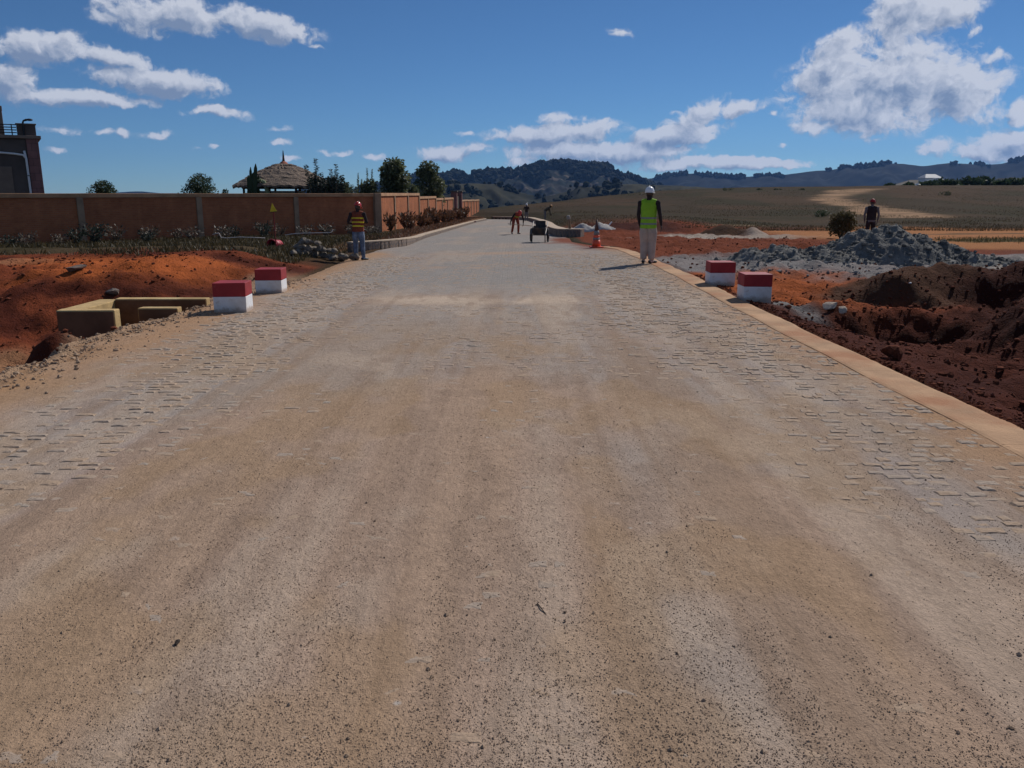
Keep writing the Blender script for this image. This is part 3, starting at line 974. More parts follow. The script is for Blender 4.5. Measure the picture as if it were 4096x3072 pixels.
M['road'] = road_material()
me = np_mesh('road', np.stack([RX, RY, RZ], -1).reshape(-1, 3), grid_faces(len(ry), NX), M['road'], True, rc.reshape(-1, 3))
road = tag(link('road', me), kind='structure')


def sett_material():
    m = bpy.data.materials.new('granite_sett')
    m.use_nodes = True
    t = NT(m.node_tree)
    geo = t.n('ShaderNodeNewGeometry')
    rnd = t.noise(t.vmath('MULTIPLY', geo.outputs['Position'], (1.0, 1.0, 0.0)), 3.1, 2.0, 0.5)
    c = t.mix(geo.outputs['Random Per Island'], (0.385, 0.285, 0.22), (0.345, 0.288, 0.235))
    c = t.mix(t.ramp(rnd, 0.42, 0.58), c, (0.385, 0.28, 0.20))
    g = t.noise(geo.outputs['Position'], 45.0, 5.0, 0.65)
    k = t.math('ADD', t.math('MULTIPLY', t.math('SUBTRACT', g, 0.5), 0.7), 1.0)
    c2 = t.vmath('SCALE', c); t.l(k, c2.node.inputs[3])
    p = t.n('ShaderNodeBsdfPrincipled')
    t.l(c2, p.inputs['Base Color'])
    p.inputs['Roughness'].default_value = 0.95
    p.inputs['Specular IOR Level'].default_value = 0.1
    nn = t.bump(t.noise(t.vmath('MULTIPLY', geo.outputs['Position'], (0.5, 1.0, 1.0)), 40.0, 5.0, 0.7), 0.8, 0.012)
    t.l(nn, p.inputs['Normal'])
    o = t.n('ShaderNodeOutputMaterial'); t.l(p.outputs[0], o.inputs[0])
    return m


M['sett'] = sett_material()


def sett_template(seed):
    """a worn rough block of unit size: squarish uneven outline, broken arrises, slightly domed top"""
    r_ = random.Random(seed)
    base = [(-0.5, -0.5), (-0.17, -0.5), (0.17, -0.5), (0.5, -0.5), (0.5, 0.0), (0.5, 0.5), (0.17, 0.5), (-0.17, 0.5), (-0.5, 0.5), (-0.5, 0.0)]
    out = [(x * r_.uniform(0.86, 1.0), y * r_.uniform(0.80, 1.0)) for x, y in base]
    v = [(x, y, -1.0) for x, y in out] + [(x, y, -0.10 + r_.uniform(-.10, .05)) for x, y in out] + [(x * 0.80, y * 0.74, r_.uniform(-0.03, 0.05)) for x, y in out] + [(0, 0, 0.06)]
    f = []
    for k in range(10):
        k2 = (k + 1) % 10
        f.append((k, k2, 10 + k2)); f.append((k, 10 + k2, 10 + k))
        f.append((10 + k, 10 + k2, 20 + k2)); f.append((10 + k, 20 + k2, 20 + k))
        f.append((20 + k, 20 + k2, 30))
    return np.array(v), np.array(f)


SETT_T = [sett_template(s) for s in range(8)]
SETT_ME = []
for k, (tv, tf) in enumerate(SETT_T):
    SETT_ME.append(np_mesh('sett', tv, tf, M['sett'], False))
sett_list = []
yy = 2.1
row = 0
while yy < 25.0:
    dy = 0.092 + random.uniform(-0.018, 0.022) + 0.003 * max(0, yy - 10)
    xx = -4.3 + random.uniform(0, 0.15)
    while xx < 3.34:
        dx = random.uniform(0.07, 0.19)
        xx1 = min(xx + dx, 3.38)
        sett_list.append(((xx + xx1) / 2, yy + dy / 2 + random.uniform(-0.008, 0.008), (xx1 - xx) - 0.012, dy - 0.010, (random.uniform(-0.0018, 0.0034) if random.random() < 0.36 else random.uniform(-0.012, -0.003)), random.uniform(-0.11, 0.11), random.randrange(8), random.uniform(-0.02, 0.02)))
        xx = xx1
    yy += dy
    row += 1
sa = np.array([s[:5] for s in sett_list])
expo = sa[:, 4] - sand_h(sa[:, 0], sa[:, 1])
vis = expo > -0.0040
score = np.where(vis, (expo + 0.006).clip(0, 0.012) * sa[:, 2] * sa[:, 3] / (sa[:, 1] ** 2.5), 0) * (np.abs(sa[:, 0]) < sa[:, 1] * 0.66 + 0.2)
order = np.argsort(-score)
big = set(order[:290].tolist())
sv, sf, so = [], [], 0
for i, (x, y, w, d, z, rot, k, tlt) in enumerate(sett_list):
    if not vis[i]:
        continue
    zz = float(road_z(x, y)) + z
    if i in big:
        o = link('sett', SETT_ME[k], road)
        o.location = (x, y, zz)
        o.scale = (w, d, 0.06)
        o.rotation_euler = (tlt, tlt * 0.6, rot)
    else:
        tv, tf = SETT_T[k]
        c_, s_ = math.cos(rot), math.sin(rot)
        px, py, pz = tv[:, 0] * w, tv[:, 1] * d, tv[:, 2] * 0.06
        sv.append(np.stack([px * c_ - py * s_ + x, px * s_ + py * c_ + y, pz + zz + px * tlt], -1))
        sf.append(tf + so)
        so += len(tv)
o = link('setts', np_mesh('setts', np.concatenate(sv), np.concatenate(sf), M['sett'], False), road)
tag(o, kind='stuff')

# coarse grit lying on the sand, thickest along the wheel tracks
N = 190000
gy = 2.0 + (rng.random(N) ** 1.9) * 11.0
gx = rng.uniform(-1, 1, N) * np.minimum(4.6, gy * 0.68 + 0.3)
dens = 0.55 * fbm(gx / 0.30, gy / 1.1, 4, 201) + 0.45 * fbm(gx / 0.14, gy / 3.0, 3, 203) + 0.16 * (1 - sst(0.8, 2.2, np.abs(gx + 0.2))) - 0.05 * sst(5, 9, gy)
keep = (rng.random(N) < sst(0.44, 0.68, dens) * 0.85 + 0.15) & (gx > -4.6) & (gx < 3.3)
gx, gy = gx[keep], gy[keep]
gs = 0.0013 + 0.0026 * rng.random(len(gx)) ** 2.2
gs = np.where(rng.random(len(gx)) < 0.003, gs * 2.6, gs)
gzv = road_z(gx, gy) + sand_h(gx, gy) + gs * 0.35
M['grit'] = mat('grit', (0.33, 0.235, 0.165), 1.0, 0.4, 30.0, 0.0, spec=0.05)
tag(link('grit', scatter_mesh('grit', np.stack([gx, gy, gzv], -1), gs, OCT, M['grit'], 0.75), road), kind='stuff')

# cast edging strip along the right side: short uneven bays
edge = tag(empty('road_edging', (0, 0, 0)), kind='structure')
yb = -4.0
while yb < 28.6:
    ln = random.uniform(1.9, 2.6)
    y1 = min(yb + ln, 28.9)
    mb = MB()
    n = 13
    sec = []
    for i in range(n):
        yq = yb + 0.002 + (y1 - yb - 0.004) * i / (n - 1)
        wob = float(fbm(np.array([yq / 0.8]), np.array([3.3]), 4, 77, 0.6)[0] - 0.5) * 0.14
        x0 = float(right_x(yq)) - 0.015 + 0.012 * math.sin(yq * 2.3)
        x1 = x0 + 0.40 + wob
        if yq > 26:
            x1 = x0 + 0.40
        zr = float(road_z(3.5, yq))
        sec.append([(x0, yq, zr - 0.12), (x0, yq, zr + 0.001), (x0 + 0.03, yq, zr + 0.007), (x1 - 0.06, yq, zr + 0.006 + 0.004 * math.sin(yq * 3)), (x1, yq, zr - 0.008), (x1 + 0.01, yq, zr - 0.30)])
    vv = [p for s in sec for p in s]
    ff = []
    for i in range(n - 1):
        for k in range(5):
            a = i * 6 + k
            ff.append((a, a + 6, a + 7, a + 1))
    ff.append(tuple(range(5, -1, -1)))
    ff.append(tuple((n - 1) * 6 + k for k in range(6)))
    mb.add(vv, ff).build('edging_bay', M['edge'], edge)
    yb = y1

# ================================================================== hills
def hill(name, prof, D, depth, seed, colf, lump, foot):
    """a ridge whose crest follows PROF (photo pixels) at distance D, sloping towards the valley"""
    pu = np.array([p[0] for p in prof], float)
    ax = np.array([at(p[0], p[1], D).x for p in prof]); az_ = np.array([at(p[0], p[1], D).z for p in prof])
    X = np.linspace(ax[0], ax[-1], 420)
    zc = np.interp(X, ax, az_)
    rows = np.concatenate([np.linspace(-1, 0, 70), np.linspace(0.03, 0.6, 14)])
    gx_, gr = np.meshgrid(X, rows)
    zz = np.repeat(zc[None], len(rows), 0)
    prof_ = np.where(gr <= 0, 1 - (-gr) ** 1.25, 1 - gr * 0.9)
    rel = fbm(gx_ / lump, gr * depth / (lump * 1.4), 5, seed) - 0.5
    gul = np.abs(fbm(gx_ / (lump * 0.55), gr * depth / (lump * 1.6), 4, seed + 5) - 0.5)
    H = foot + (zz - foot) * prof_
    env = np.clip(-gr * 5, 0, 1) * np.clip((1 + gr) * 3, 0, 1) + 0.10
    H = H + rel * (zz - foot) * 0.50 * env - gul * (zz - foot) * 0.55 * env
    xx_ = gx_ * (1 + gr * depth / D * (gr <= 0))
    Y = D + gr * depth
    c = colf(gx_, gr, rel, gul)
    me = np_mesh(name, np.stack([xx_, Y, H], -1).reshape(-1, 3), grid_faces(len(rows), len(X)), M['hill'], True, c.reshape(-1, 3))
    o = tag(link(name, me), kind='structure')
    return o, xx_, Y, H, gr


M['hill'] = attr_mat('hillside', bump=0.0, var=0.30)
M['hill'].node_tree.nodes  # colour grain in metres: coarser below
for nd in M['hill'].node_tree.nodes:
    if nd.type == 'TEX_NOISE':
        nd.inputs['Scale'].default_value *= 0.012


def col_forest(x, g, rel, gul):
    c = np.empty(x.shape + (3,)); c[...] = (0.013, 0.018, 0.014)
    k = (sst(0.50, 0.62, fbm(x / 150.0, g * 14, 4, 301)) * sst(-0.35, -0.55, g) * 0.7)[..., None]
    c = c * (1 - k) + np.array((0.05, 0.042, 0.032)) * k
    k = (sst(0.66, 0.74, fbm(x / 45.0, g * 22, 4, 311)) * sst(-0.12, -0.25, g))[..., None]
    return c * (1 - k) + np.array((0.12, 0.095, 0.075)) * k


def col_range(x, g, rel, gul):
    c = np.empty(x.shape + (3,)); c[...] = (0.007, 0.010, 0.010)
    k = (sst(0.55, 0.68, fbm(x / 220.0, g * 10, 4, 321)) * 0.4)[..., None]
    return c * (1 - k) + np.array((0.014, 0.014, 0.012)) * k


def col_near(x, g, rel, gul):
    c = np.empty(x.shape + (3,)); c[...] = (0.042, 0.040, 0.024)
    k = (sst(0.46, 0.60, fbm(x / 60.0, g * 9, 4, 331)) * 0.85)[..., None]
    c = c * (1 - k) + np.array((0.020, 0.022, 0.016)) * k
    k = (sst(0.10, 0.20, gul) * 0.6)[..., None]
    return c * (1 - k) + np.array((0.015, 0.018, 0.013)) * k


PR_FAR = [(-900, 770), (0, 775), (420, 772), (520, 766), (560, 765), (640, 772), (900, 774), (1500, 772), (2300, 765), (2480, 735), (2540, 722), (2640, 707), (2720, 697), (2780, 692), (2850, 700), (2920, 707), (3000, 705), (3100, 701), (3180, 692), (3240, 684), (3300, 681), (3360, 672), (3450, 661), (3560, 653), (3640, 658), (3690, 663), (3760, 656), (3800, 651), (3860, 655), (3920, 660), (4000, 656), (4050, 642), (4110, 628), (4300, 615), (4600, 640), (5200, 690), (6200, 740)]
PR_MAIN = [(1200, 774), (1400, 760), (1560, 737), (1700, 708), (1830, 699), (1900, 697), (2000, 692), (2060, 686), (2110, 676), (2150, 660), (2180, 656), (2240, 654), (2310, 656), (2350, 662), (2390, 668), (2430, 673), (2460, 684), (2500, 704), (2545, 724), (2600, 748), (2680, 770), (2750, 774)]
PR_NEAR = [(1300, 775), (1600, 755), (1750, 742), (1900, 735), (1980, 735), (2040, 748), (2110, 772), (2160, 785), (2220, 776), (2300, 754), (2380, 743), (2460, 737), (2560, 736), (2700, 742), (2900, 755), (3100, 764), (3400, 762), (3700, 752), (3900, 735), (4096, 712), (4400, 690), (5000, 720)]
FOOT = -60.0
h_far = hill('far_hills', PR_FAR, 4200, 620, 401, col_range, 260.0, FOOT)
h_main = hill('wooded_hill', PR_MAIN, 2700, 560, 411, col_forest, 150.0, FOOT)
h_near = hill('grassy_hills', PR_NEAR, 1350, 480, 421, col_near, 80.0, FOOT)

# woods on the crests: far too many trees to count
tp, ts = [], []
for (o, xx_, Y, H, gr), n, s0, band, thr in ((h_main, 5200, 7.5, 0.32, 0.40), (h_far, 2600, 8.0, 0.07, 0.50), (h_near, 900, 4.2, 0.9, 0.57)):
    ny_, nx_ = H.shape
    j = rng.integers(0, nx_, n * 4)
    g_t = -(rng.random(n * 4) ** 1.8) * band
    i = np.clip(np.round((g_t + 1) * 69).astype(int), 0, 69)
    pts = np.stack([xx_[i, j] + rng.uniform(-9, 9, n * 4), Y[i, j] + rng.uniform(-8, 8, n * 4), H[i, j]], -1)
    dn = 0.5 * fbm(pts[:, 0] / 55.0, pts[:, 1] / 90.0, 3, 431) + 0.5 * fbm(pts[:, 0] / 260.0, pts[:, 1] / 200.0, 2, 437) 
    kp = np.nonzero((dn > thr) & ((pts[:, 1] < 3500) | (pts[:, 0] > 500)))[0][:n]
    sz = s0 * (0.30 + 1.25 * rng.random(len(kp)) ** 2.2)
    p = pts[kp]; p[:, 2] += sz * 0.6
    tp.append(p); ts.append(sz)
M['far_leaf'] = mat('far_leaf', (0.018, 0.024, 0.018), 1.0, 0.3, 0.05, 0.0, spec=0.05)
tag(link('hill_woods', scatter_mesh('hill_woods', np.concatenate(tp), np.concatenate(ts), ico_template(), M['far_leaf'], 1.0, 0.3)), 'dark woods crowning the blue hills on the skyline', None, None, 'stuff')

# haze: one closed box of thin air round the camera and everything built
mb = MB(); mb.box((-9000, -60, -66), (9000, 8000, 420))
haze = mb.build('haze', None)
hm = bpy.data.materials.new('haze'); hm.use_nodes = True
t = NT(hm.node_tree)
pv = t.n('ShaderNodeVolumePrincipled')
pv.inputs['Color'].default_value = (0.22, 0.46, 1.0, 1)
pv.inputs['Density'].default_value = 4.2e-5
pv.inputs['Anisotropy'].default_value = 0.2
o = t.n('ShaderNodeOutputMaterial'); t.l(pv.outputs[0], o.inputs['Volume'])
haze.data.materials.append(hm)
tag(haze, kind='stuff')


# ================================================================== marker blocks
def marker_block(loc, size, rz, label):
    root = empty('marker_block', loc, rz, label, 'block', 'painted marker blocks beside the road')
    w, d, h = size
    hm_ = h * 0.53
    mb = MB(); mb.bbox_bevel((-w / 2, -d / 2, -0.05), (w / 2, d / 2, hm_), 0.008, jit=0.003)
    mb.build('base', M['white_paint'], root)
    mb = MB(); mb.bbox_bevel((-w / 2 - .001, -d / 2 - .001, hm_ + 0.0005), (w / 2 + .001, d / 2 + .001, h), 0.009, jit=0.003)
    mb.build('cap', M['red_paint'], root)
    return root


def put_block(uc, vc, w, d, h, rz, label, corner):
    """corner: which base corner stands at the pixel (x sign, y sign)"""
    p = ground_at(uc, vc)
    off = Matrix.Rotation(rz, 3, 'Z') @ Vector((corner[0] * w / 2, corner[1] * d / 2, 0))
    return marker_block((p.x - off.x, p.y - off.y, float(road_z(p.x, p.y)) + 0.002), (w, d, h), rz, label)


put_block(987, 1248, 0.47, 0.42, 0.43, R(4), 'red topped white block nearest the concrete culvert pit', (1, -1))
put_block(1128, 1172, 0.46, 0.46, 0.42, R(3), 'farther red topped white block on the culvert side, before the stone heap', (1, -1))
put_block(2972, 1223, 0.45, 0.44, 0.42, R(-1), 'nearer red topped white block at the edge of the red earth pit', (-1, -1))
put_block(2838, 1157, 0.47, 0.44, 0.42, R(-1), 'red topped white block half hidden behind another near the red pit', (-1, -1))

# ================================================================== culvert
cul = empty('culvert_inlet', (-5.8, 12.6, -0.6), 0, 'ochre concrete culvert inlet box sunk beside the road shoulder', 'culvert')


def slab(name, lo, hi, jit=0.006):
    mb = MB()
    mb.bbox_bevel((lo[0] + 5.8, lo[1] - 12.6, lo[2] + 0.6), (hi[0] + 5.8, hi[1] - 12.6, hi[2] + 0.6), 0.014, jit=jit)
    return mb.build(name, M['concrete'], cul)


def add_shade(name, x0, x1, y, z1):  # thin dark sheet: shade painted on a wall face turned from the sun
    MB().box((x0 + 5.8, y - 12.6 - 0.004, -0.40), (x1 + 5.8, y - 12.6 - 0.0005, z1 + 0.6)).build(name, M['front_shade'], cul)


add_shade('shade_sheet', -6.61, -5.79, 11.943, 0.03)
add_shade('shade_sheet', -6.30, -4.87, 13.113, 0.055)
add_shade('shade_sheet', -4.84, -4.43, 13.113, -0.065)
add_shade('shade_sheet', -5.65, -5.07, 12.453, -0.005)
slab('near_wall', (-6.62, 11.95, -1.0), (-5.78, 12.13, 0.05))
slab('side_wall', (-6.64, 12.135, -1.0), (-6.32, 13.30, 0.045))
slab('rear_wall', (-6.315, 13.12, -1.0), (-4.86, 13.30, 0.075))
slab('rear_wall_step', (-4.855, 13.12, -1.0), (-4.42, 13.30, -0.05))
slab('baffle', (-5.66, 12.46, -1.0), (-5.06, 12.64, 0.012))
slab('floor_slab', (-6.315, 12.135, -1.05), (-4.9, 13.118, -0.92))

# ================================================================== boundary wall with posts and beam
A = Vector((-19.6, 32.0)); B = Vector((-7.4, 46.0)); C = Vector((-4.7, 119.0))


def on_side(s):
    return B + (C - B) * s


wall = empty('boundary_wall', (B.x, B.y, 0), 0, 'long brick boundary wall with concrete posts around the compound corner', 'wall')


def wall_run(parent, p0, p1, z0, z1, post0=True, post1=True, face=1):
    """one bay: brick panel, posts at its ends and the beam on top, all set on the line p0-p1"""
    pw = Vector((parent.location.x, parent.location.y))
    d = p1 - p0
    L = d.length
    ang = math.atan2(d.y, d.x)
    mt = Matrix.Translation((p0.x - pw.x, p0.y - pw.y, 0)) @ Matrix.Rotation(ang, 4, 'Z')
    mb = MB(); mb.box((0.13, -0.055, z0 - 0.6), (L - 0.13, 0.055, z1 - 0.17), mt)
    mb.build('brick_panel', M['brick'], parent)
    mb = MB(); mb.bbox_bevel((0.002, -0.13, z1 - 0.168), (L - 0.002, 0.13, z1), 0.012, mt)
    mb.build('beam', M['coping'], parent)
    for x, on in ((0, post0), (L, post1)):
        if on:
            mb = MB(); mb.bbox_bevel((x - 0.128, -0.125, z0 - 0.6), (x + 0.128, 0.125, z1 - 0.171), 0.01, mt)
            mb.build('post', M['wall_concrete'], parent)


dirF = (B - A).normalized()
nb = 5
step = 5.15
for i in range(nb):
    q1 = B - dirF * (step * i)
    q0 = B - dirF * (step * (i + 1))
    wall_run(wall, q0, q1, -0.45, 1.715, True, False)
mb = MB(); mb.bbox_bevel((-0.22, -0.22, -0.8), (0.22, 0.22, 1.735), 0.012, Matrix.Rotation(math.atan2(dirF.y, dirF.x), 4, 'Z'))
mb.build('corner_post', M['wall_concrete'], wall)
ss = [0.0, 0.0739, 0.1438, 0.2134, 0.278, 0.345, 0.4065, 0.466, 0.532]
tops = [1.74, 1.74, 1.74, 1.50, 1.50, 1.33, 1.33, 1.33]
for i in range(8):
    p0 = on_side(ss[i]) + (Vector((0.05, 0.24)) if i == 0 else Vector((0, 0)))
    wall_run(wall, p0, on_side(ss[i + 1]), -0.6 - 0.05 * i, tops[i], False, True)

far_wall = empty('boundary_wall', (on_side(0.642).x, on_side(0.642).y, 0), 0, 'short low run of brick wall beyond the dark gate piers', 'wall')
fs = np.linspace(0.642, 1.0, 7)
for i in range(6):
    wall_run(far_wall, on_side(fs[i]), on_side(fs[i + 1]), -1.4, 1.02 - 0.05 * (i // 2), i == 0, True)

for s, lab in ((0.556, 'dark gate pier at the near side of the compound gate'), (0.628, 'dark gate pier beside the low far brick wall')):
    p = on_side(s)
    g = empty('gate_pier', (p.x, p.y, -0.6), math.atan2((C - B).y, (C - B).x), lab, 'gate pier', 'piers of the compound gate')
    mb = MB(); mb.bbox_bevel((-0.3, -0.3, -0.4), (0.3, 0.3, 2.45), 0.015); mb.build('shaft', M['facing_brick'], g)
    mb = MB(); mb.bbox_bevel((-0.37, -0.37, 2.452), (0.37, 0.37, 2.60), 0.02); mb.build('pier_cap', M['render_dark'], g)
p0, p1 = on_side(0.5605), on_side(0.6235)
gate = empty('gate', (p0.x, p0.y, -0.7), math.atan2((p1 - p0).y, (p1 - p0).x), 'dark plank gate closing the compound between two piers', 'gate')
Lg = (p1 - p0).length
nP = 22
for i in range(nP):
    mb = MB(); mb.box((i * Lg / nP + 0.008, -0.02, 0.1), ((i + 1) * Lg / nP - 0.008, 0.02, 2.15)); mb.build('plank', M['dark_wood'], gate)
for zz in (0.4, 1.8):
    mb = MB(); mb.box((0.0, 0.021, zz), (Lg, 0.06, zz + 0.12)); mb.build('rail', M['dark_wood'], gate)


# ================================================================== kerbs
def kerb(pts, hgt, width, side, label, name='kerb', stone_to=300):
    P = [Vector(p) for p in pts]
    # resample
    S = [P[0]]
    for a, b in zip(P[:-1], P[1:]):
        n = max(1, int((b - a).length / 0.5))
        for i in range(1, n + 1):
            S.append(a + (b - a) * i / n)
    # round corners a little
    for _ in range(3):
        S = [S[0]] + [(S[i - 1] + S[i] * 2 + S[i + 1]) / 4 for i in range(1, len(S) - 1)] + [S[-1]]
    root = empty(name, (P[0].x, P[0].y, float(road_z(P[0].x, P[0].y))), 0, label, 'kerb')
    o0 = root.location
    core, cap = [], []
    for i, p in enumerate(S):
        d = (S[min(i + 1, len(S) - 1)] - S[max(i - 1, 0)]).normalized()
        nrm = Vector((d.y, -d.x)) * side          # towards the road
        z = float(road_z(p.x, p.y)) - o0.z
        h = hgt(p.y)
        b = p - nrm * width
        f0 = p
        core.append([(f0.x - o0.x, f0.y - o0.y, z - 0.15), (f0.x - o0.x, f0.y - o0.y, z + h - 0.05), (b.x - o0.x, b.y - o0.y, z + h - 0.05), (b.x - o0.x, b.y - o0.y, z - 0.15)])
        c0, c1 = p + nrm * 0.035, b - nrm * 0.02
        cap.append([(c0.x - o0.x, c0.y - o0.y, z + h - 0.049), (c0.x - o0.x, c0.y - o0.y, z + h - 0.008 + random.uniform(-.004, .004)), (c0.x * .9 + c1.x * .1 - o0.x, c0.y * .9 + c1.y * .1 - o0.y, z + h + random.uniform(-.004, .004)), (c1.x - o0.x, c1.y - o0.y, z + h + random.uniform(-.004, .004)), (c1.x - o0.x, c1.y - o0.y, z + h - 0.049)])
    for nm, sec, mt in (('core', core, M['kerb_stone']), ('cap', cap, M['kerb_cap'])):
        k = len(sec[0])
        vv = [q for s in sec for q in s]
        ff = []
        for i in range(len(sec) - 1):
            for j in range(k):
                a, b = i * k + j, i * k + (j + 1) % k
                ff.append((a, b, b + k, a + k))
        ff.append(tuple(range(k))); ff.append(tuple((len(sec) - 1) * k + j for j in range(k)))
        ob = MB().add(vv, ff).build(nm, mt, root)
        bm = bmesh.new(); bm.from_mesh(ob.data); bmesh.ops.recalc_face_normals(bm, faces=bm.faces); bm.to_mesh(ob.data); bm.free()
    # facing stones
    shp = []
    for k in range(5):
        mb = MB(); mb.bbox_bevel((-0.5, -0.5, 0.0), (0.5, 0.5, 1.0), 0.14, jit=0.08)
        m_ = mb.mesh('kerb_stone'); m_.materials.append(M['kerb_stone']); shp.append(m_)
    dist, target, cnt = 0.0, 0.12, 0
    for i in range(len(S) - 1):
        seg = (S[i + 1] - S[i]).length
        while target < dist + seg and cnt < stone_to:
            t_ = (target - dist) / seg
            p = S[i].lerp(S[i + 1], t_)
            d = (S[i + 1] - S[i]).normalized()
            ln = random.uniform(0.16, 0.34) * (1 + 0.012 * max(0, p.y - 35))
            h = hgt(p.y) - 0.052
            st = link('kerb_stone', random.choice(shp), root)
            nrm = Vector((d.y, -d.x)) * side
            q = p + nrm * 0.004
            st.location = (q.x - o0.x, q.y - o0.y, float(road_z(p.x, p.y)) - o0.z - 0.03)
            st.rotation_euler = (0, 0, math.atan2(d.y, d.x))
            st.scale = (ln * 0.95, 0.05 + random.uniform(0, 0.02), (h + 0.03) * random.uniform(0.9, 1.0))
            target += ln
            cnt += 1
        dist += seg
    return root


kerb([(-5.6, 29.2), (-4.85, 29.75), (-4.05, 32), (-4.1, 36), (-4.15, 40), (-3.9, 53), (-3.4, 78), (-2.8, 92), (-3.5, 99)], lambda y: 0.30 - 0.10 * float(sst(31, 38, y)), 0.22, 1,
     'rubble stone kerb with pale cap in front of the sunlit brick wall', stone_to=220)
kerb([(3.1, 38.1), (2.6, 37.95), (2.1, 39.1), (1.97, 42), (1.97, 46), (2.2, 58), (2.1, 70), (1.7, 84), (1.0, 90), (-0.4, 95), (-2.3, 99)], lambda y: 0.36 - 0.05 * float(sst(40, 50, y)), 0.50, -1,
     'dark faced curving kerb with broad pale top behind the handcart', stone_to=220)

# ================================================================== block house on the left
HY = 50.0
hb = at(180, 785, HY)
hx = at(152, 560, HY).x
house = empty('flat_roofed_house', (hx, HY, -0.5), R(31), 'dark rendered flat roofed house with roof terrace above the brick wall', 'house')
hz = lambda v, u=100: at(u, v, HY).z + 0.5


def hbox(name, lo, hi, m_, bev=0.02, parent=None):
    mb = MB(); mb.bbox_bevel(lo, hi, bev); return mb.build(name, m_, parent or house)


zc = hz(545)
hbox('wall', (-14.0, 0.0, 0.0), (-0.62, 9.0, zc - 0.16), M['render_dark'])
hbox('lower_panel', (-14.0, -0.05, 0.0), (-1.05 - 0.45, -0.003, hz(668)), M['render_tan'])
hbox('corner_pilaster', (-0.618, -0.12, 0.0), (0.0, 9.0, zc - 0.16), M['facing_brick'])
hbox('cornice', (-14.1, -0.22, zc - 0.158), (0.16, 9.1, zc + 0.02), M['render_tan'])
zp = hz(500)
hbox('parapet', (-1.0, 0.0, zc + 0.022), (-0.05, 0.5, zp), M['render_dark'])
hbox('parapet_coping', (-1.05, -0.05, zp + 0.002), (0.0, 0.55, zp + 0.07), M['render_tan'])
zf = hz(427)
hbox('terrace_post', (-2.05, 0.3, zc + 0.022), (-1.62, 0.7, zf - 0.26), M['render_tan'])
hbox('terrace_beam', (-14.0, 0.27, zf - 0.258), (-1.60, 0.73, zf), M['render_tan'])
for k in range(4):
    z_ = zc + 0.17 + k * (zp - zc - 0.1) / 3.6
    mb = MB(); mb.tube([(-14, 0.12, z_), (-1.02, 0.12, z_)], 0.028, 8); mb.build('railing_bar', M['black_metal'], house)
for k in range(5):
    mb = MB(); x_ = -1.25 - k * 2.6; mb.tube([(x_, 0.12, zc + 0.0), (x_, 0.12, zp + 0.02)], 0.03, 8); mb.build('railing_post', M['black_metal'], house)
mb = MB(); mb.tube([(-0.66, -0.06, zc + 0.03), (-0.66, -0.06, zp + 0.1), (-0.62, -0.09, zp + 0.2), (-0.46, -0.16, zp + 0.26)], [0.05, 0.05, 0.05, 0.07], 8)
lampo = mb.build('lamp_bracket', M['black_metal'], house)
mb = MB(); mb.ell((-0.32, -0.2, zp + 0.26), (0.18, 0.12, 0.07)); mb.build('lamp_head', M['black_metal'], lampo)
zq = hz(612, 0)
mb = MB(); mb.tube([(-14, -0.14, zq + 0.45), (-3.2, -0.14, zq + 0.06), (-1.25, -0.14, zq - 0.08), (-0.85, -0.14, zq - 0.14), (-0.72, -0.20, zq - 0.34)], 0.06, 10); mb.build('rain_pipe', M['white_pipe'], house, True)
mb = MB(); mb.tube([(-0.78, -0.20, zq + 0.1), (-0.72, -0.20, zq - 0.34), (-0.70, -0.20, 1.0), (-0.70, -0.20, 0.0)], 0.06, 10); mb.build('down_pipe', M['white_pipe'], house, True)
for z_ in (3.2, 1.9):
    hbox('pipe_clip', (-0.79, -0.28, z_), (-0.61, -0.12, z_ + 0.06), M['steel'], 0.005)
hbox('terrace_room', (-13.9, 3.2, zc + 0.022), (-2.0, 8.9, zc + 0.55), M['render_dark'])

# ================================================================== thatched shelter
GYc = 56.0
gc0 = at(1142, 775, GYc)
gz0 = -0.4
gaz = empty('thatched_shelter', (gc0.x, GYc, gz0), 0, 'round thatched shelter with clay cap and spike behind the wall', 'shelter')
apex = at(1142, 655, GYc).z - gz0
eave = at(1142, 742, GYc).z - gz0
rr = abs(at(1335, 742, GYc).x - at(950, 742, GYc).x) / 2
nseg = 72
lay = 7
roofp = None
for k in range(lay):                       # overlapping courses of straw, each with a ragged hem
    t0, t1 = k / lay, (k + 1.35) / lay
    r0 = 0.18 + (rr - 0.18) * (t0 ** 0.93); r1 = 0.18 + (rr - 0.18) * (min(t1, 1.06) ** 0.93)
    z0_ = apex - (apex - eave) * (t0 ** 1.18) + 0.05; z1_ = apex - (apex - eave) * (min(t1, 1.06) ** 1.18) + 0.05
    vv, ff = [], []
    for j in range(nseg):
        a = 2 * math.pi * j / nseg
        rag = random.uniform(-0.06, 0.10)
        for (r_, z_) in ((r0, z0_ - 0.05), ((r0 + r1) / 2, (z0_ + z1_) / 2 + 0.03 + random.uniform(-.02, .02)), (r1 + rag * 0.4, z1_ + 0.02 - rag), (r1 - 0.03 + rag * 0.4, z1_ - 0.10 - rag), (r0 + 0.02, z0_ - 0.14)):
            vv.append((math.cos(a) * r_, math.sin(a) * r_, z_))
    for j in range(nseg):
        j2 = (j + 1) % nseg
        for q in range(5):
            q2 = (q + 1) % 5
            ff.append((j * 5 + q, j * 5 + q2, j2 * 5 + q2, j2 * 5 + q))
    ob = MB().add(vv, ff).build('thatch_course', M['thatch'], gaz)
mb = MB(); mb.lathe([(0.62, apex - 0.34), (0.60, apex - 0.28), (0.34, apex - 0.05), (0.20, apex + 0.10), (0.10, apex + 0.16)], 20); cp = mb.build('ridge_cap', M['clay'], gaz, True)
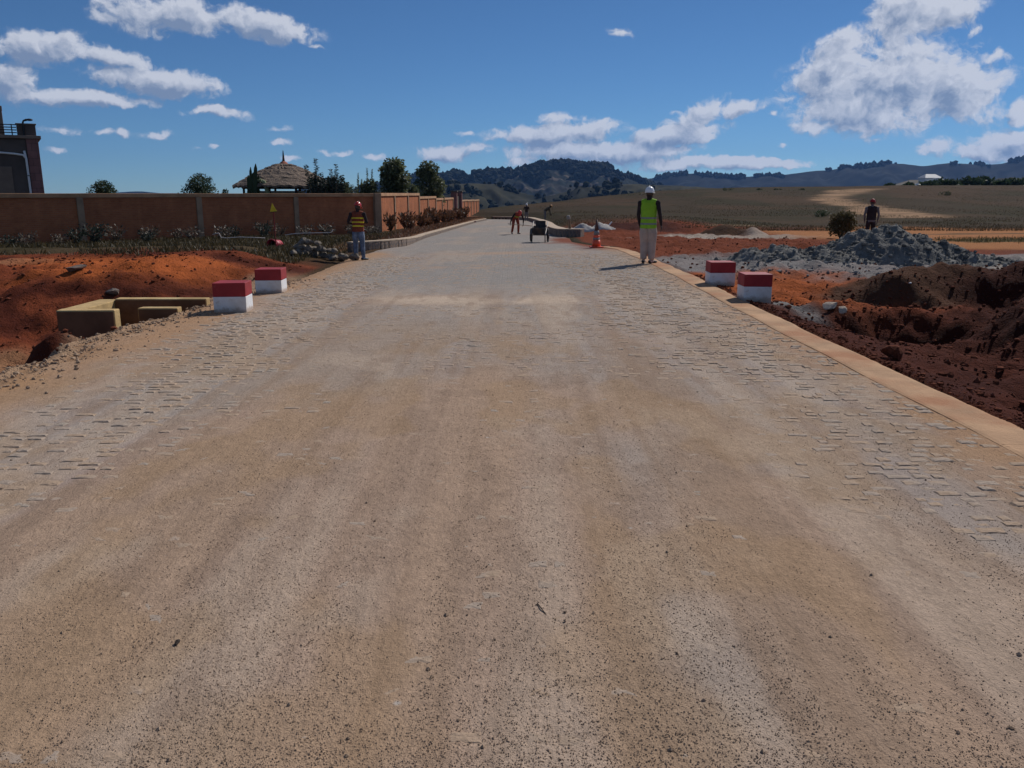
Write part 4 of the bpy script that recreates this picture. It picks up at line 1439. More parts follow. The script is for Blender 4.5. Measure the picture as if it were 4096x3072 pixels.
mb = MB(); mb.lathe([(0.11, apex + 0.14), (0.085, apex + 0.2), (0.03, apex + 0.78), (0.005, apex + 0.86)], 10); mb.build('spike', M['dark_wood'], cp)
for k in range(10):
    a = 2 * math.pi * k / 10 + 0.2
    mb = MB(); mb.tube([(math.cos(a) * (rr - 0.55), math.sin(a) * (rr - 0.55), -0.3), (math.cos(a) * (rr - 0.55), math.sin(a) * (rr - 0.55), eave - 0.05)], 0.08, 8); mb.build('pole', M['dark_wood'], gaz)
mb = MB(); mb.lathe([(rr - 0.75, eave - 0.05), (rr - 0.45, eave - 0.05), (rr - 0.45, eave - 0.22), (rr - 0.75, eave - 0.22)], 30); mb.build('ring_beam', M['dark_wood'], gaz)
mb = MB(); mb.bbox_bevel((-2.1, -1.4, -0.3), (0.9, 1.6, eave - 0.35), 0.03); mb.build('counter_wall', M['pale_render'], gaz)
# curved green plant-pole beside it: stump of a banana plant
pb = at(1055, 775, 53.0)
ban = empty('banana_plant', (pb.x - 0.15, 53.0, -0.35), 0, 'pale green bent stem with cut crown standing before the thatch', 'plant')
sx_ = [at(u_, v_, 53.0) for u_, v_ in ((1075, 800), (1068, 760), (1056, 728), (1040, 720), (1030, 724))]
mb = MB(); mb.tube([(p.x - ban.location.x, random.uniform(-.02, .02), p.z + 0.35) for p in sx_] , [0.15, 0.14, 0.12, 0.10, 0.06], 10)
mb.build('stem', M['green_paint'], ban, True)
mb = MB()
for k in range(7):
    a = 2 * math.pi * k / 7
    b0 = Vector((sx_[3].x - ban.location.x, 0, sx_[3].z + 0.35))
    mb.tube([b0, b0 + Vector((math.cos(a) * 0.18, math.sin(a) * 0.18, 0.02)), b0 + Vector((math.cos(a) * 0.30, math.sin(a) * 0.3, -0.12))], [(0.05, 0.02), (0.04, 0.015), (0.01, 0.005)], 6)
mb.build('cut_fronds', M['green_paint'], ban)


# ================================================================== heap of field stones by the left man
def rock_mesh(seed, rough=0.22):
    bm = bmesh.new()
    bmesh.ops.create_icosphere(bm, subdivisions=2, radius=1.0)
    r_ = random.Random(seed)
    off = Vector((r_.uniform(0, 50), r_.uniform(0, 50), r_.uniform(0, 50)))
    cuts = [(Vector((r_.uniform(-1, 1), r_.uniform(-1, 1), r_.uniform(-1, 1))).normalized(), r_.uniform(0.45, 0.78)) for _ in range(11)]
    for v in bm.verts:
        p = v.co.copy()
        for nrm, dd in cuts:
            q = p.dot(nrm)
            if q > dd:
                p -= nrm * (q - dd)
        v.co = p + p.normalized() * mnoise.noise(p * 2.2 + off) * rough * 0.6
    me = bpy.data.meshes.new('stone')
    bm.to_mesh(me); bm.free()
    return me


ROCKS = [rock_mesh(k) for k in range(8)]
for m_ in ROCKS:
    m_.materials.append(M['stone'])
sc_ = ground_at(1295, 1035)
i = 0
words_st = ['lowest', 'second']
spots = []
for lay_, n_, sp in ((0, 13, 0.78), (1, 8, 0.55), (2, 4, 0.28)):
    for k in range(n_):
        fx = (k + 0.5) / n_ * 2 - 1
        spots.append((fx * sp * 1.15 - 0.18 * lay_ + random.uniform(-.06, .06), random.uniform(-0.32, 0.32) * (1 - lay_ * 0.3), lay_))
for k, (dx, dy, ly) in enumerate(spots):
    o = link('field_stone', ROCKS[k % 8].copy() if False else ROCKS[k % 8])
    s_ = random.uniform(0.12, 0.20) * (1 - 0.10 * ly)
    x_, y_ = sc_.x + dx, sc_.y + dy
    o.location = (x_, y_, gz(x_, y_) + 0.09 + ly * 0.17)
    o.scale = (s_ * random.uniform(1.0, 1.35), s_ * random.uniform(0.85, 1.1), s_ * random.uniform(0.65, 0.9))
    o.rotation_euler = (random.uniform(-.4, .4), random.uniform(-.4, .4), random.uniform(0, 6.2))
    rows = ('bottom', 'middle', 'top')
    nth = ['first', 'second', 'third', 'fourth', 'fifth', 'sixth', 'seventh', 'eighth', 'ninth', 'tenth', 'eleventh', 'twelfth', 'thirteenth'][k - (0, 13, 21)[ly]]
    tag(o, 'grey field stone, ' + nth + ' from the left in the ' + rows[ly] + ' row of the heap', 'stone', 'field stones heaped by the road edge')

# dark slab and bits on the left bank
p = ground_at(302, 1083)
o = link('flat_stone', rock_mesh(31)); o.data.materials.append(M['kerb_stone']); o.location = (p.x, p.y, p.z + 0.05); o.scale = (0.24, 0.16, 0.07); o.rotation_euler = (0.1, -0.1, 0.4)
tag(o, 'lone dark flat stone on the orange bank above the culvert', 'stone')
p = ground_at(448, 1176)
o = link('grey_lump', rock_mesh(33)); o.data.materials.append(M['kerb_stone']); o.location = (p.x, p.y, p.z + 0.03); o.scale = (0.16, 0.12, 0.08)
tag(o, 'small grey lump of stone behind the culvert side wall', 'stone')
for (u_, v_, s_, lab) in ((3322, 1240, 0.12, 'larger pale flat stone at the mouth of the red earth pit'), (3366, 1250, 0.085, 'smaller pale flat stone at the mouth of the red earth pit')):
    p = ground_at(u_, v_)
    o = link('pale_stone', rock_mesh(int(u_))); o.data.materials.append(M['pale_stone'])
    o.location = (p.x, p.y, p.z + 0.04); o.scale = (s_ * 1.3, s_ * 1.0, s_ * 0.28); o.rotation_euler = (0.62, -0.30, 0.5)
    tag(o, lab, 'stone')
p = ground_at(3640, 1138)
o = link('white_chip', rock_mesh(57)); o.data.materials.append(M['white_pipe']); o.location = (p.x, p.y, p.z + 0.02); o.scale = (0.04, 0.03, 0.015)
tag(o, 'tiny white chip lying on the brown earth mound', 'stone')
for (u_, v_, lab) in ((1172, 998, 'small pale pebble on red earth near the red hood'), (1020, 1008, 'small pale pebble left of the crimson hood'), (3570, 1436, 'dark clod at the outer edge of the orange edging strip')):
    p = ground_at(u_, v_)
    o = link('pebble', rock_mesh(int(u_))); o.data.materials.append(M['pale_stone'] if u_ < 3000 else M['clod_red']); k_ = 0.05 if u_ < 3000 else 0.12
    o.location = (p.x, p.y, p.z + k_ * .5); o.scale = (k_ * 1.2, k_, k_ * .8)
    tag(o, lab, 'pebble')


# ================================================================== heaps of stone dust
def heap(name, centre, lobes, ext, material, label, cat, seed, res=0.05, rough=0.05):
    cx, cy = centre
    X = np.arange(-ext[0], ext[0] + 1e-6, res); Y = np.arange(-ext[1], ext[1] + 1e-6, res)
    gx_, gy_ = np.meshgrid(X, Y)
    h = np.zeros_like(gx_)
    for (lx_, ly_, rx_, ry_, hh) in lobes:
        e = np.sqrt(((gx_ - lx_) / rx_) ** 2 + ((gy_ - ly_) / ry_) ** 2)
        h = np.maximum(h, hh * np.clip(1 - e, 0, 1) ** 0.85)
    amp = np.clip(h * 3, 0, 1)
    h = h + ((fbm(gx_ / 0.34, gy_ / 0.34, 4, seed, 0.7) - 0.5) * rough * 3.6 - (np.abs(fbm(gx_ / 0.7, gy_ / 0.7, 4, seed + 3, 0.6) - 0.5) - 0.08) * rough * 6) * amp
    base = ground_z(gx_ + cx, gy_ + cy)
    z = np.where(h > 0.004, base + h, base - 0.08)
    o0 = float(ground_z(np.array([cx]), np.array([cy]))[0])
    me = np_mesh(name, np.stack([gx_, gy_, z - o0], -1).reshape(-1, 3), grid_faces(len(Y), len(X)), material, True)
    o = link(name, me, None, (cx, cy, o0))
    tag(o, label, cat)
    # crumbs and lumps lying on the heap
    r_ = np.random.default_rng(seed)
    jj, ii = r_.integers(0, len(X), 5200), r_.integers(0, len(Y), 5200)
    ok = h[ii, jj] > 0.03
    jj, ii = jj[ok], ii[ok]
    sz_ = (0.010 + 0.055 * r_.random(len(jj)) ** 4) * min(1.0, rough / 0.05) ** 3
    pt_ = np.stack([gx_[ii, jj], gy_[ii, jj], z[ii, jj] - o0 + sz_ * 0.25], -1)
    tag(link('lumps', scatter_mesh('lumps', pt_, sz_, ico_template(), material, 0.8, 0.35), o), kind='stuff')
    return o


pk = ground_at(3560, 1040)
GP = (8.9, 20.8)
heap('stone_dust_heap', GP, [(0.55, 0.4, 2.1, 1.5, 0.90), (0.2, 0.3, 0.9, 0.9, 0.88), (1.5, 0.2, 2.0, 1.3, 0.52), (-0.9, -0.15, 1.3, 1.0, 0.50), (-2.1, -0.1, 1.25, 0.95, 0.34), (-2.9, 0.25, 0.9, 0.7, 0.28), (2.6, -0.3, 1.3, 0.9, 0.22)], (4.2, 2.1), M['grey_dust'],
     'big grey heap of crushed stone dust in front of the half hidden worker', 'heap', 501, 0.04, 0.05)
heap('sand_heap', (3.75, 44.5), [(0, 0, 0.75, 0.6, 0.5), (0.85, 0.0, 0.9, 0.6, 0.38), (-0.7, 0.05, 0.6, 0.5, 0.28)], (1.9, 0.9), M['pale_sand'], 'pale sand heap on red earth behind the traffic cone', 'heap', 511, 0.06, 0.018)

# clods broken out of the earth
pts, sz = [], []
for _ in range(15000):
    r_ = random.random()
    if r_ < 0.5:
        x_, y_ = random.uniform(3.95, 10), random.uniform(4.2, 15.5)
    elif r_ < 0.75:
        x_, y_ = random.uniform(3.9, 12), random.uniform(15, 36)
    else:
        x_, y_ = random.uniform(-10.5, -5.2), random.uniform(7.5, 21)
    pts.append((x_, y_)); sz.append(0.007 + 0.036 * random.random() ** 6)
pts = np.array(pts); sz = np.array(sz)
zz_ = ground_z(pts[:, 0], pts[:, 1])
tag(link('soil_clods', scatter_mesh('soil_clods', np.stack([pts[:, 0], pts[:, 1], zz_ + sz * 0.3], -1), sz, ico_template(), M['clod_red'], 0.75, 0.3)), 'loose red clods strewn over the dug earth', None, None, 'stuff')
# crumbs of earth and stone along the ragged left shoulder and the outer edge of the strip
n_ = 5200
ysh = 4.5 + 13 * rng.random(n_)
left = rng.random(n_) < 0.65
xsh = np.where(left, left_x(ysh) + rng.normal(size=n_) * 0.28 + 0.12, right_x(ysh) + 0.43 + np.abs(rng.normal(size=n_)) * 0.10 - 0.03)
zsh = np.where(left & (xsh > left_x(ysh)), road_z(xsh, ysh) + sand_h(xsh, ysh) - 0.02 * (1 - sst(0.0, 0.35, xsh - left_x(ysh))), np.where(left, ground_z(xsh, ysh), road_z(xsh, ysh)))
ssh = 0.004 + 0.022 * rng.random(n_) ** 4
rt_ = ~left
tag(link('edge_clods', scatter_mesh('edge_clods', np.stack([xsh, ysh, zsh + ssh * 0.3], -1)[rt_], ssh[rt_], ico_template(), M['clod_red'], 0.75, 0.3)), 'red crumbs along the outer edge of the edging strip', None, None, 'stuff')
tag(link('edge_crumbs', scatter_mesh('edge_crumbs', np.stack([xsh, ysh, zsh + ssh * 0.3], -1)[left], ssh[left], ico_template(), M['grit'], 0.75, 0.3)), 'crumbs of sand along the left shoulder of the road', None, None, 'stuff')
n_ = 700
th = rng.uniform(-1, 1, (n_, 2)) * np.array([3.9, 1.9]) + np.array(GP)
hh = ground_z(th[:, 0], th[:, 1])
# drop them onto the heap's skirts
sz2 = 0.015 + 0.05 * rng.random(n_) ** 3
tag(link('heap_rubble', scatter_mesh('heap_rubble', np.stack([th[:, 0], th[:, 1] - 1.6, ground_z(th[:, 0], th[:, 1] - 1.6) + sz2 * .3], -1), sz2, ico_template(), M['clod_grey'], 0.75, 0.3)), 'grey stone crumbs scattered round the stone dust heap', None, None, 'stuff')

# ================================================================== handcart
pc = ground_at(2158, 968)
cart = empty('handcart', (pc.x, pc.y, pc.z), R(-8), 'dark two wheeled handcart parked on the road by the kerb', 'handcart')
mb = MB()
# tray: open box, floor and four sloping sides
fl = [(-0.22, -0.3, 0.30), (0.22, -0.3, 0.30), (0.22, 0.25, 0.32), (-0.22, 0.25, 0.32)]
tp_ = [(-0.27, -0.42, 0.56), (0.27, -0.42, 0.56), (0.27, 0.36, 0.62), (-0.27, 0.36, 0.62)]
vv = fl + tp_ + [(p[0] * 0.93, p[1] * 0.93, p[2] + 0.012) for p in fl] + [(p[0] * 0.94, p[1] * 0.95, p[2] + 0.002) for p in tp_]
ff = [(0, 3, 2, 1)] + [(k, (k + 1) % 4, 4 + (k + 1) % 4, 4 + k) for k in range(4)] + [(8, 9, 10, 11)] + [(8 + k, 12 + k, 12 + (k + 1) % 4, 8 + (k + 1) % 4) for k in range(4)] + [(4 + k, 4 + (k + 1) % 4, 12 + (k + 1) % 4, 12 + k) for k in range(4)]
mb.add(vv, ff).build('tray', M['dark_steel'], cart)
mb = MB(); mb.bbox_bevel((-0.20, 0.37, 0.60), (0.20, 0.40, 0.82), 0.008); mb.build('tailboard', M['dark_steel'], cart)
for s_ in (-1, 1):
    x_ = 0.335 * s_
    wl_ = empty('wheel', (x_, 0.02, 0.27)); wl_.parent = cart
    mb = MB()
    for k in range(28):
        a0_, a1_ = 2 * math.pi * k / 28, 2 * math.pi * (k + 1) / 28
    prof = [(0.215, -0.025), (0.255, -0.03), (0.27, 0.0), (0.255, 0.03), (0.215, 0.025)]
    vv, ff = [], []
    for k in range(28):
        a_ = 2 * math.pi * k / 28
        for r_, q_ in prof:
            vv.append((q_, math.cos(a_) * r_, math.sin(a_) * r_))
    for k in range(28):
        k2 = (k + 1) % 28
        for j in range(5):
            j2 = (j + 1) % 5
            ff.append((k * 5 + j, k * 5 + j2, k2 * 5 + j2, k2 * 5 + j))
    mb.add(vv, ff).build('tyre', M['rubber'], wl_, True)
    mb = MB(); mb.tube([(-0.05, 0, 0), (0.05, 0, 0)], 0.035, 10)
    for k in range(6):
        a_ = 2 * math.pi * k / 6
        mb.tube([(0, 0, 0), (0, math.cos(a_) * 0.22, math.sin(a_) * 0.22)], 0.009, 6)
    mb.build('spokes', M['steel'], wl_)
    mb = MB(); mb.tube([(0.285 * s_, 0.40, 0.78), (0.285 * s_, 0.1, 0.60), (0.285 * s_, -0.50, 0.36), (0.285 * s_, -0.62, 0.34)], 0.018, 8); mb.build('handle', M['steel'], cart, True)
    mb = MB(); mb.tube([(0.25 * s_, -0.34, 0.42), (0.26 * s_, -0.38, 0.0)], 0.02, 8); mb.build('leg', M['dark_steel'], cart)
mb = MB(); mb.tube([(-0.38, 0.02, 0.27), (0.38, 0.02, 0.27)], 0.018, 8); mb.build('axle', M['steel'], cart)

# ================================================================== traffic cone, stake, sign, hood
pc = ground_at(2385, 990)
cone = empty('traffic_cone', (pc.x, pc.y, pc.z), R(12), 'tall orange traffic cone with grey bands at the road edge', 'traffic cone')
mb = MB(); mb.bbox_bevel((-0.2, -0.2, 0.0), (0.2, 0.2, 0.04), 0.01); mb.build('base', M['orange_plastic'], cone)


def cr(z):
    return 0.15 - 0.125 * (z - 0.04) / 0.88


def cseg(nm, z0, z1, m_, e=0.0):
    mb = MB(); mb.lathe([(cr(z0) + e, z0), (cr(z1) + e, z1)], 24); return mb.build(nm, m_, cone, True)


cseg('skirt', 0.041, 0.26, M['orange_plastic']); cseg('reflective_band', 0.261, 0.33, M['grey_band'], 0.002); cseg('collar', 0.331, 0.42, M['orange_plastic'])
cseg('reflective_band', 0.421, 0.56, M['grey_band'], 0.002); cseg('tip_sleeve', 0.561, 0.92, M['dark_plastic'])
pc = ground_at(2276, 948)
stake = empty('wooden_stake', (pc.x + 0.05, pc.y + 0.2, gz(pc.x + 0.05, pc.y + 0.2)), 0.2, 'upright wooden stake with pale top at the end of the kerb', 'stake')
mb = MB(); mb.tube([(0, 0, -0.2), (0.0, 0, 0.4), (-0.06, 0, 0.80)], [0.075, 0.07, 0.065], 8); mb.build('shaft', M['wood'], stake)
mb = MB(); mb.tube([(-0.06, 0, 0.80), (-0.085, 0.0, 0.92), (-0.10, 0, 0.97)], [0.085, 0.09, 0.05], 8); mb.build('wrapped_top', M['grey_wood'], stake)
pc = ground_at(2440, 908)
mb = MB(); mb.tube([(-0.12, -0.12, 0.03), (0.10, 0.14, 0.26)], 0.035, 8)
tag(mb.build('white_pipe', M['white_pipe'], None, False, (pc.x, pc.y, pc.z)), 'short white pipe stuck in red earth between cone and lime vest', 'pipe')
# yellow warning triangle on a thin red pole in front of the wall
SY = 27.0
ps = at(1100, 960, SY)
sgn = empty('warning_sign', (ps.x, SY, gz(ps.x, SY)), R(12), 'small yellow triangle sign on a dark red pole before the wall', 'sign')
z0 = at(1100, 847, SY).z - sgn.location.z
z1 = at(1100, 812, SY).z - sgn.location.z
mb = MB(); mb.tube([(0.02, 0.03, -0.2), (0.0, 0.03, z1 - 0.05)], 0.016, 8); mb.build('pole', M['red_pole'], sgn)
mb = MB(); hw_ = 0.105
tri = [(-hw_ * 0.95, 0, z0), (hw_ * 1.1, 0, z0 + 0.015), (-0.02, 0, z1)]
vv = [(x, -0.008, z) for x, y, z in tri] + [(x, 0.008, z) for x, y, z in tri]
mb.add(vv, [(0, 1, 2), (5, 4, 3), (0, 3, 4, 1), (1, 4, 5, 2), (2, 5, 3, 0)]).build('plate', M['yellow'], sgn)
mb = MB(); mb.tube([(tri[0][0], 0, z0 - 0.012), (tri[1][0], 0, z0 + 0.003)], 0.012, 6); mb.build('plate_rim', M['black_metal'], sgn)
# crimson hood: half a plastic drum lying open end towards the road
ph = ground_at(1100, 985)
hood = empty('plastic_hood', (ph.x, ph.y, ph.z), R(-20), 'crimson half drum lying open on the grass verge', 'drum')
vv, ff = [], []
n_ = 18
for k in range(n_ + 1):
    a_ = math.pi * k / n_
    for (r_, y_) in ((0.23, -0.2), (0.20, 0.26), (0.185, 0.26), (0.205, -0.2)):
        vv.append((math.cos(a_) * r_, y_, math.sin(a_) * r_ * 1.12))
for k in range(n_):
    for j in range(4):
        j2 = (j + 1) % 4
        ff.append((k * 4 + j, k * 4 + j2, (k + 1) * 4 + j2, (k + 1) * 4 + j))
MB().add(vv, ff).build('shell', M['crimson'], hood, True)
mb = MB()
mb.tube([(math.cos(math.pi * k / n_) * 0.235, -0.2, math.sin(math.pi * k / n_) * 0.26) for k in range(n_ + 1)], 0.022, 8); mb.build('rim', M['crimson'], hood, True)
mb = MB(); vv = [(math.cos(math.pi * k / n_) * 0.19, 0.255, math.sin(math.pi * k / n_) * 0.21) for k in range(n_ + 1)]
mb.add(vv + [(v[0], 0.262, v[2]) for v in vv], [tuple(range(n_ + 1)), tuple(range(2 * n_ + 1, n_, -1))]); mb.build('back_disc', M['dark_plastic'], hood)
# white cord trailing through the verge plants, two lengths
for (pl, lab) in ((((850, 938), (875, 932), (885, 950), (905, 952), (960, 948), (1010, 950), (1060, 952)), 'white cord trailing through the shrubs left of the crimson drum'), (((1140, 940), (1180, 934), (1230, 932), (1290, 931), (1325, 930), (1332, 918)), 'white cord strung below the dry shrubs behind the stone heap')):
    q = []
    for (u_, v_) in pl:
        g_ = at(u_, v_, 27.5)
        q.append((g_.x, g_.y, max(g_.z, gz(g_.x, g_.y) + 0.02)))
    o0 = Vector(q[0])
    mb = MB(); mb.tube([Vector(p) - o0 for p in q], 0.013, 6)
    tag(mb.build('cord', M['cord'], None, True, o0), lab, 'cord')
# loose dark brick on the left kerb's foot
pb = ground_at(1895, 890)
mb = MB(); mb.bbox_bevel((-0.2, -0.1, 0), (0.2, 0.1, 0.13), 0.01)
tag(mb.build('loose_brick', M['facing_brick'], None, False, (pb.x, pb.y, pb.z)), 'loose dark block lying by the far left kerb', 'block')
# twigs and dark lumps dropped on the road
for k, (u_, v_, ln, lab) in enumerate(((2165, 2450, 0.10, 'thin dark twig lying on the sandy road near the bottom'), (710, 2580, 0.03, 'small black scrap on the sand in the lower left'), (1010, 1395, 0.10, 'short dark twig on the road below the culvert blocks'))):
    p = ground_at(u_, v_)
    zr = float(road_z(p.x, p.y) + sand_h(np.array([p.x]), np.array([p.y]))[0])
    mb = MB(); r_ = 0.0022 if k != 1 else 0.007
    mb.tube([(-0.015 * (k != 1), ln / 2, 0.004), (0, 0, 0.008), (0.02 * (k != 1), -ln / 2, 0.003)], [r_, r_ * 1.3, r_ * .7], 6)
    tag(mb.build('twig' if k != 1 else 'scrap', M['dark_wood'], None, False, (p.x, p.y, zr)), lab, 'twig' if k != 1 else 'scrap')
# mast on the wooded hill
pm = at(2167, 656, 2700)
mast = empty('radio_mast', (pm.x, 2690, pm.z - 6), 0, 'thin radio mast on the top of the wooded hill', 'mast')
mb = MB()
for a_ in range(3):
    c_, s_ = math.cos(a_ * 2.094), math.sin(a_ * 2.094)
    mb.tube([(c_ * 1.3, s_ * 1.3, 0), (c_ * 0.25, s_ * 0.25, 30)], 0.22, 5)
mb.build('lattice', M['steel'], mast)
mb = MB()
for k in range(8):
    z_ = k * 3.5 + 1.5; r_ = 1.3 - 1.05 * z_ / 30
    mb.tube([(math.cos(a_) * r_, math.sin(a_) * r_, z_) for a_ in (0, 2.094, 4.189, 6.283)], 0.12, 4)
tag(mb.build('braces', M['steel'], mast), kind='stuff')
# white shed and its access wall on the far slope
pf = at(3720, 716, 900)
shed = empty('far_shed', (pf.x, 900, pf.z - 4), 0.25, 'pale roofed shed far off above the plain on the right', 'shed')
mb = MB(); mb.box((-10, -5, -3), (10, 5, 5)); mb.build('wall', M['far_wall'], shed)
mb = MB(); mb.add([(-11, -6, 5.02), (11, -6, 5.02), (11, 6, 5.02), (-11, 6, 5.02), (-6, 0, 9), (6, 0, 9)], [(0, 1, 5, 4), (1, 2, 5), (2, 3, 4, 5), (3, 0, 4), (0, 3, 2, 1)]); mb.build('roof', M['far_roof'], shed)
pa, pb2 = at(3640, 744, 880), at(3748, 716, 880)
dv = pb2 - pa
slp = empty('far_lane', pa, 0, 'white walled lane climbing to the pale far shed', 'lane')
o = MB().add([(0, 0, -1.2), (dv.x, 0, dv.z - 1.2), (dv.x, 0, dv.z + 1.2), (0, 0, 0.6), (0, 1, -1.2), (dv.x, 1, dv.z - 1.2), (dv.x, 1, dv.z + 1.2), (0, 1, 0.6)], [(0, 1, 2, 3), (3, 2, 6, 7), (4, 7, 6, 5), (0, 3, 7, 4), (1, 5, 6, 2), (0, 4, 5, 1)]).build('parapet', M['far_wall'], slp)
o = MB().add([(0, 1.02, -40), (dv.x + 40, 1.02, -40), (dv.x + 40, 1.02, dv.z - 1), (dv.x, 1.02, dv.z - 1.2), (0, 1.02, -1.2), (0, 60, -40), (dv.x + 40, 60, -40), (dv.x + 40, 60, dv.z), (dv.x, 60, dv.z), (0, 60, -1.2)], [(0, 1, 2, 3, 4), (4, 3, 8, 9), (3, 2, 7, 8), (5, 9, 8, 7, 6), (0, 4, 9, 5), (1, 6, 7, 2)]).build('embankment', M['olive_cloth'], slp)


# ================================================================== people
def remeshed(name, mb, voxel, smooth=2):
    me = mb.mesh(name)
    tmp = bpy.data.objects.new('tmp', me); COL.objects.link(tmp)
    md = tmp.modifiers.new('r', 'REMESH'); md.mode = 'VOXEL'; md.voxel_size = voxel; md.use_smooth_shade = True
    if smooth:
        ms = tmp.modifiers.new('s', 'SMOOTH'); ms.factor = 0.5; ms.iterations = smooth
    dg = bpy.context.evaluated_depsgraph_get()
    out = bpy.data.meshes.new_from_object(tmp.evaluated_get(dg))
    out.name = name
    bpy.data.objects.remove(tmp); bpy.data.meshes.remove(me)
    out.materials.clear()
    return out


def person(label, loc, rz, H, mats, lean=0.0, arms=None, legs=None, head_turn=0.0, head_nod=0.0, vest=None, stripes=(), helmet=None, wide=1.0, voxel=0.011, hem=0.0, shirt_tail=0.0):
    k = H / 1.70
    root = empty('person', loc, rz, label, 'person')
    root.scale = (k, k, k)
    piv = Vector((0, 0, 0.92))
    Rl = Matrix.Rotation(-R(lean), 3, 'X')
    T = lambda p: piv + Rl @ (Vector(p) - piv)
    arms = arms or {-1: [(-0.20, 0, 1.37), (-0.25, -0.03, 1.10), (-0.25, 0.05, 0.86)], 1: [(0.20, 0, 1.37), (0.25, -0.03, 1.10), (0.25, 0.05, 0.86)]}
    legs = legs or {-1: [(-0.09, 0, 0.88), (-0.105, 0.02, 0.48), (-0.11, -0.02, 0.075), 0], 1: [(0.09, 0, 0.88), (0.105, 0.02, 0.48), (0.11, -0.02, 0.075), 0]}
    mb = MB()
    seg = []                                   # (a, b, radius, material index)

    def limb(pts, rad, mi, n=12):
        pts = [Vector(p) for p in pts]
        mb.tube(pts, rad, n)
        for i in range(len(pts) - 1):
            r = rad[i][0] if hasattr(rad[i], '__len__') else rad[i]
            seg.append((pts[i], pts[i + 1], r, mi))

    # material slots: 0 skin, 1 top, 2 trousers, 3 shoes
    tor = [((0, 0, 0.83), (0.145, 0.10)), ((0, -0.005, 0.92), (0.165, 0.115)), ((0, 0, 1.03), (0.150, 0.105)), ((0, 0.005, 1.18), (0.170, 0.118)), ((0, 0, 1.30), (0.178, 0.112)), ((0, -0.01, 1.39), (0.135, 0.085)), ((0, -0.01, 1.43), (0.07, 0.06))]
    limb([T(p) for p, r in tor[:2]], [r for p, r in tor[:2]], 2, 18)
    limb([T(p) for p, r in tor[1:]], [r for p, r in tor[1:]], 1, 18)
    limb([T((0, -0.01, 1.40)), T((0, 0.005, 1.50))], [0.058, 0.052], 0)
    hc = T((0, 0.02, 1.585))
    Rh = Rl @ Matrix.Rotation(R(head_turn), 3, 'Z') @ Matrix.Rotation(-R(head_nod), 3, 'X')
    mb.ell(hc, (0.076, 0.096, 0.112), 16, 12, Rh)
    mb.ell(hc + Rh @ Vector((0, 0.035, -0.065)), (0.055, 0.06, 0.055), 12, 8, Rh)          # jaw
    mb.ell(hc + Rh @ Vector((0, 0.100, -0.012)), (0.014, 0.020, 0.026), 8, 6, Rh)           # nose
    mb.ell(hc + Rh @ Vector((0, 0.088, -0.062)), (0.026, 0.012, 0.011), 8, 6, Rh)           # lips
    for s in (-1, 1):
        mb.ell(hc + Rh @ Vector((0.078 * s, 0.0, -0.012)), (0.012, 0.022, 0.032), 8, 6, Rh)  # ear
    seg.append((hc - Rh @ Vector((0, 0, 0.05)), hc + Rh @ Vector((0, 0, 0.05)), 0.09, 0))
    for s in (-1, 1):
        sh, elb, wr = [Vector(p) for p in arms[s]]
        mb.ell(sh, (0.064, 0.064, 0.066), 12, 8)
        seg.append((T((0.10 * s, 0, 1.38)), sh, 0.062, 1))
        limb([T((0.09 * s, -0.005, 1.375)), sh], [0.062, 0.058], 1)
        m1 = sh.lerp(elb, 0.5)
        limb([sh, m1, elb], [0.056, 0.050, 0.043], 1)
        m2 = elb.lerp(wr, 0.4)
        limb([elb, m2, wr], [0.043, 0.040, 0.028], mats.get('sleeve', 1))
        # hand
        d = (wr - elb).normalized()
        side = Vector((0, 1, 0)) - d * d.y
        side = side.normalized() if side.length > 0.2 else Vector((1, 0, 0))
        nrm = d.cross(side) * s
        palm = wr + d * 0.05
        rot = Matrix((side, nrm, d)).transposed()
        mb.ell(palm, (0.040, 0.017, 0.052), 10, 8, rot)
        for j, (o_, ln) in enumerate(((-0.030, 0.062), (-0.010, 0.076), (0.011, 0.080), (0.031, 0.070))):
            b = wr + d * 0.088 + side * o_
            c_ = b + d * ln * 0.55 - nrm * 0.010
            limb([wr + d * 0.06 + side * o_ * 0.9, b, c_, c_ + d * ln * 0.35 - nrm * 0.026], [0.0105, 0.0105, 0.0100, 0.009], 0, 8)
        b = wr + d * 0.035 + side * 0.036
        limb([b, b + side * 0.026 + d * 0.028, b + side * 0.034 + d * 0.062 - nrm * 0.008], [0.013, 0.0115, 0.010], 0, 8)
        seg.append((wr, palm, 0.035, 0))
    for s in (-1, 1):
        hp, kn, an, turn = legs[s]
        hp, kn, an = Vector(hp), Vector(kn), Vector(an)
        w = wide
        limb([hp, hp.lerp(kn, 0.45), kn, kn.lerp(an, 0.45), an + Vector((0, 0, 0.02))], [0.095, 0.086 * w, 0.066 * w, 0.062 * w, 0.052 * w], 2, 14)
        ft = Matrix.Rotation(R(turn), 3, 'Z')
        heel, toe = an + ft @ Vector((0, -0.055, -0.032)), an + ft @ Vector((0.0, 0.165, -0.045))
        limb([heel, an.lerp(heel, 0.3) + ft @ Vector((0, 0.06, -0.02)), toe], [(0.040, 0.040), (0.046, 0.042), (0.040, 0.026)], 3)
        mb.ell(heel, (0.042, 0.042, 0.042)); mb.ell(toe, (0.042, 0.045, 0.028))
        seg.append((an, an + Vector((0, 0, -0.03)), 0.05, 3))
    me = remeshed('body', mb, voxel, 2)
    for m_ in (M['skin'], mats['top'], mats['legs'], M['shoe']):
        me.materials.append(m_)
    n = len(me.polygons)
    cen = np.empty(n * 3, np.float32); me.polygons.foreach_get('center', cen); cen = cen.reshape(-1, 3)
    best = np.full(n, 1e9); mi = np.zeros(n, np.int32)
